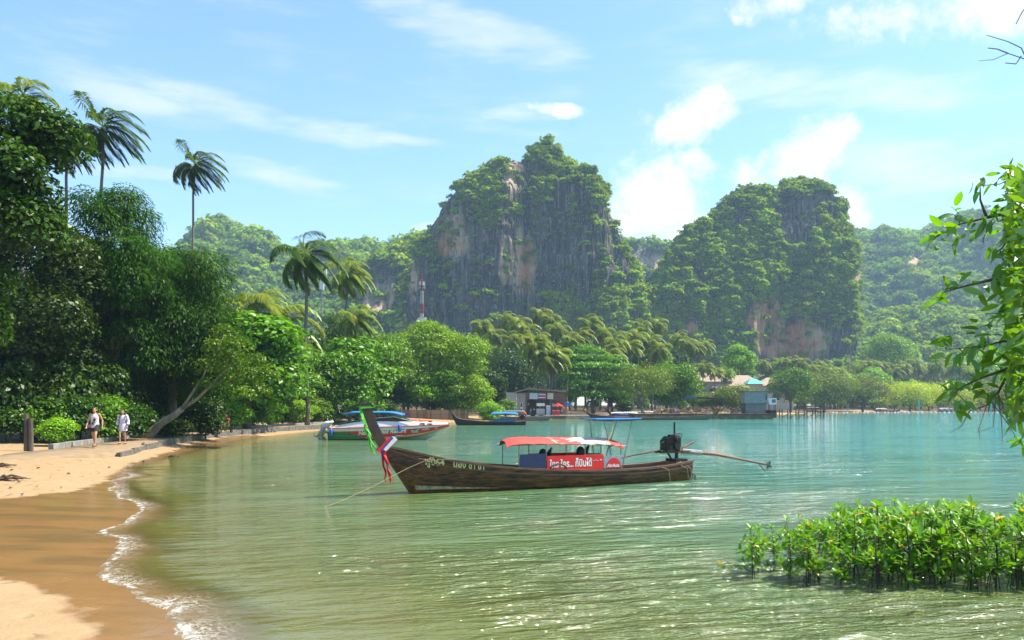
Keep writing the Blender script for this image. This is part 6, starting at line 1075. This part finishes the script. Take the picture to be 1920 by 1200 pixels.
for q, tw_ in enumerate([[(1868, 745), (1862, 800), (1830, 812)], [(1850, 760), (1835, 805), (1838, 826)], [(1872, 740), (1878, 790), (1880, 830)], [(1820, 768), (1802, 800), (1780, 812)], [(1872, 740), (1890, 790), (1895, 812)]]):
    MB().tube([OP(x, y, 6.9) for x, y in tw_], [.006, .004, .002], 5).build('bare_twig', PALEBARK, ot)
for tw_ in [[(1960, 130), (1925, 112), (1890, 100), (1862, 112), (1835, 114)], [(1925, 112), (1915, 90), (1890, 78), (1850, 66)], [(1890, 100), (1870, 92), (1852, 90)], [(1940, 0), (1918, 20), (1905, 45)], [(1915, 105), (1905, 120), (1885, 118)]]:
    MB().tube([OP(x, y, 7.2) for x, y in tw_], [.006, .005, .004, .003, .002][:len(tw_)], 5).build('bare_twig', BARK, ot)
MB().tube([OP(2060, 430, 6.4), OP(2040, 250, 6.8), OP(1960, 130, 7.2), OP(1960, 20, 7.2)], [.03, .02, .012, .006], 6).build('branch', BARK, ot)
LEAFS = [leaf_blade(.158, .056, L_NEAR, k, .12 + .1 * k, .15 + .08 * k) for k in range(4)]
clus = [(1760, 442, 9), (1788, 402, 5), (1790, 430, 8), (1830, 420, 10), (1868, 405, 12), (1848, 350, 4), (1836, 342, 3), (1898, 328, 14), (1908, 375, 14), (1898, 438, 12), (1868, 462, 8), (1885, 500, 10), (1775, 546, 8), (1812, 536, 5), (1860, 532, 6), (1905, 545, 14), (1882, 590, 14), (1910, 622, 14), (1852, 622, 9), (1840, 650, 9), (1808, 668, 8), (1772, 655, 7), (1862, 682, 14), (1902, 690, 14), (1800, 722, 10), (1840, 730, 12), (1882, 740, 8), (1780, 740, 6), (1815, 762, 6), (1906, 785, 4), (1912, 830, 5), (1880, 640, 8)]
nl = 0
def put_leaf(c, dirv, roll, s, mesh, parent):
    q = dirv.to_track_quat('X', 'Z'); return link('leaf', mesh, parent, c, (q.to_matrix() @ Matrix.Rotation(roll, 3, 'X')).to_euler(), (s,) * 3)
for (px, py, n) in clus:
    c0 = OP(px, py, 6.95 + rg.uniform(-.25, .25)); near = min(ends, key=lambda e_: (e_ - c0).length); tv = (c0 - near)
    if tv.length > .04: MB().tube([near, near.lerp(c0, .5) + Vector((0, 0, .02)), c0], [.005, .004, .002], 5).build('twig', BARK, ot)
    ax = (tv.normalized() if tv.length > .01 else Vector((-1, 0, 0))) * .6 + Vector((-.5, -.1, -.15))
    for k in range(n):
        d = Vector((rg.gauss(0, 1), rg.gauss(0, 1), rg.gauss(0, .8) - .25)).normalized() + ax.normalized() * .7; put_leaf(c0 + Vector((rg.gauss(0, .05), rg.gauss(0, .06), rg.gauss(0, .05))), d.normalized(), rg.gauss(0, .7), rg.uniform(.7, 1.2), LEAFS[rg.randrange(4)], ot); nl += 1
rgn = np.random.default_rng(8); C = np.array([OP(1896 + abs(rgn.normal()) * 70 - 8, 320 + 470 * rgn.random(), 6.7 + rgn.normal() * .35) for _ in range(2100)]); N = rgn.normal(size=(2100, 3)) + np.array([0, -.3, .5])
V, Q, r = leafquads(C, N, .10 + .07 * rgn.random(2100), .042 + .02 * rgn.random(2100), rgn, .2); tag(link('foliage', npmesh('foliage', V, Q, [L_NEAR], {'rnd': r}), ot), kind='stuff')

MLEAF = [leaf_blade(.155, .062, L_MANG, 40 + k, .02 + .06 * k, .25) for k in range(3)] + [leaf_blade(.13, .055, L_MANGO, 50, .15, .25)]; MSTEM = mat('mangrove_stem', (.060, .040, .028), .8, var=.4)
def sapling(seed, h):
    rg_ = random.Random(seed); st = MB(); tips = []; top = Vector((rg_.gauss(0, .05), rg_.gauss(0, .05), h)); base = Vector((0, 0, -.25)); st.tube([base, Vector((0, 0, h * .4)) + Vector((rg_.gauss(0, .02), rg_.gauss(0, .02), 0)), top], [.013, .011, .005], 6)
    for k in range(3): a = rg_.random() * 6.28; r_ = rg_.uniform(.10, .22); st.tube([(0, 0, .22 + .1 * rg_.random()), (r_ * .6 * math.cos(a), r_ * .6 * math.sin(a), .15), (r_ * math.cos(a), r_ * math.sin(a), -.2)], .007, 5)
    tips.append((top, Vector((0, 0, 1))))
    for k in range(15):
        z = h * (rg_.uniform(.06, .3) if k < 5 else rg_.uniform(.2, .8)); a = k * 2.4 + rg_.random(); l = rg_.uniform(.12, .32); p0 = Vector((0, 0, z)); d = Vector((math.cos(a), math.sin(a), rg_.uniform(.35, 1.1))).normalized(); p1 = p0 + d * l; st.tube([p0, p0 + d * l * .5 + Vector((0, 0, -.015)), p1], [.007, .005, .003], 5); tips.append((p1, (d + Vector((0, 0, .8))).normalized()))
    leaves = []
    for (p, ax) in tips:
        for k in range(rg_.randint(6, 7)):
            a = k * 2.4 + rg_.random() * .5; e1 = ax.orthogonal().normalized(); e2 = ax.cross(e1); up_ = .95 - .13 * k; d = (e1 * math.cos(a) + e2 * math.sin(a)) * math.cos(up_ * .9) + ax * math.sin(up_ * .9); leaves.append((p - ax * .012 * k, d.normalized(), rg_.uniform(-.3, .3), rg_.uniform(.75, 1.2), 3 if rg_.random() < .022 else rg_.randrange(3)))
    return st.mesh('stem', MSTEM, smooth=True), leaves
KINDS = [sapling(500 + k, .85 + .05 * k) for k in range(7)]; rg = random.Random(31)
def put_sapling(x, y, k, sc, rz, label, group):
    e = empty('mangrove_sapling', (x, y, 0), rz, (sc,) * 3); tag(e, label, 'sapling', group); st, lv = KINDS[k]; link('stem', st, e)
    for (p, d, roll, s, li) in lv: put_leaf(p, d, roll, s, MLEAF[li], e)
cand = []
for i in range(900):
    px = rg.uniform(1392, 2010); py = rg.uniform(1024, 1104); p = G(px, py); lim = 1086 if px < 1480 else 1104
    if py > lim or (px < 1500 and py < 1048 - (1500 - px) * .0): continue
    if all((p - q).length > .20 for q in cand): cand.append(p)
    if len(cand) >= 88: break
for i, p in enumerate(cand):
    px = 960 + F * p.x / p.y; sc = (.52 + .36 * min(1, max(0, (px - 1385) / 260))) * (1 - .10 * (p.y - 10)) * rg.uniform(.84, 1.22); put_sapling(p.x, p.y, i % 7, sc, rg.random() * 6.28, 'young mangrove sapling crowded into the green clump in the shallows', 'mangrove clump in the shallows')
p = G(1352, 1070); e = empty('mangrove_seedling', (p.x, p.y, 0)); tag(e, 'tiny yellowing seedling drooping beside the mangrove clump', 'seedling'); MB().tube([(.35, 0, -.1), (.28, 0, .06), (.1, 0, .12), (-.05, 0, .06)], .006, 5).build('stem', MSTEM, e)
for k in range(5): put_leaf(Vector((-.03 + .05 * k, 0, .07 + .02 * (k % 2))), Vector((math.cos(k * 1.9), math.sin(k * 1.9) * .5, -.2 + .5 * (k % 2))).normalized(), k, .8, MLEAF[3 if k % 2 else 0], e)
# ------------------------------------------------------------------ sea haze
hz = MB().box((0, 720, 145), (3100, 1640, 300)).build('haze', []); tag(hz, 'thin pale sea haze over the bay', 'haze', kind='stuff')
hm = bpy.data.materials.new('haze_air'); hm.use_nodes = True; t = NT(hm.node_tree); t.n.clear()
pv = t.new('ShaderNodeVolumePrincipled'); pv.inputs['Color'].default_value = (.52, .76, 1, 1); pv.inputs['Density'].default_value = .00027; pv.inputs['Anisotropy'].default_value = .1
t.l.new(pv.outputs[0], t.new('ShaderNodeOutputMaterial').inputs['Volume']); hz.data.materials.append(hm)
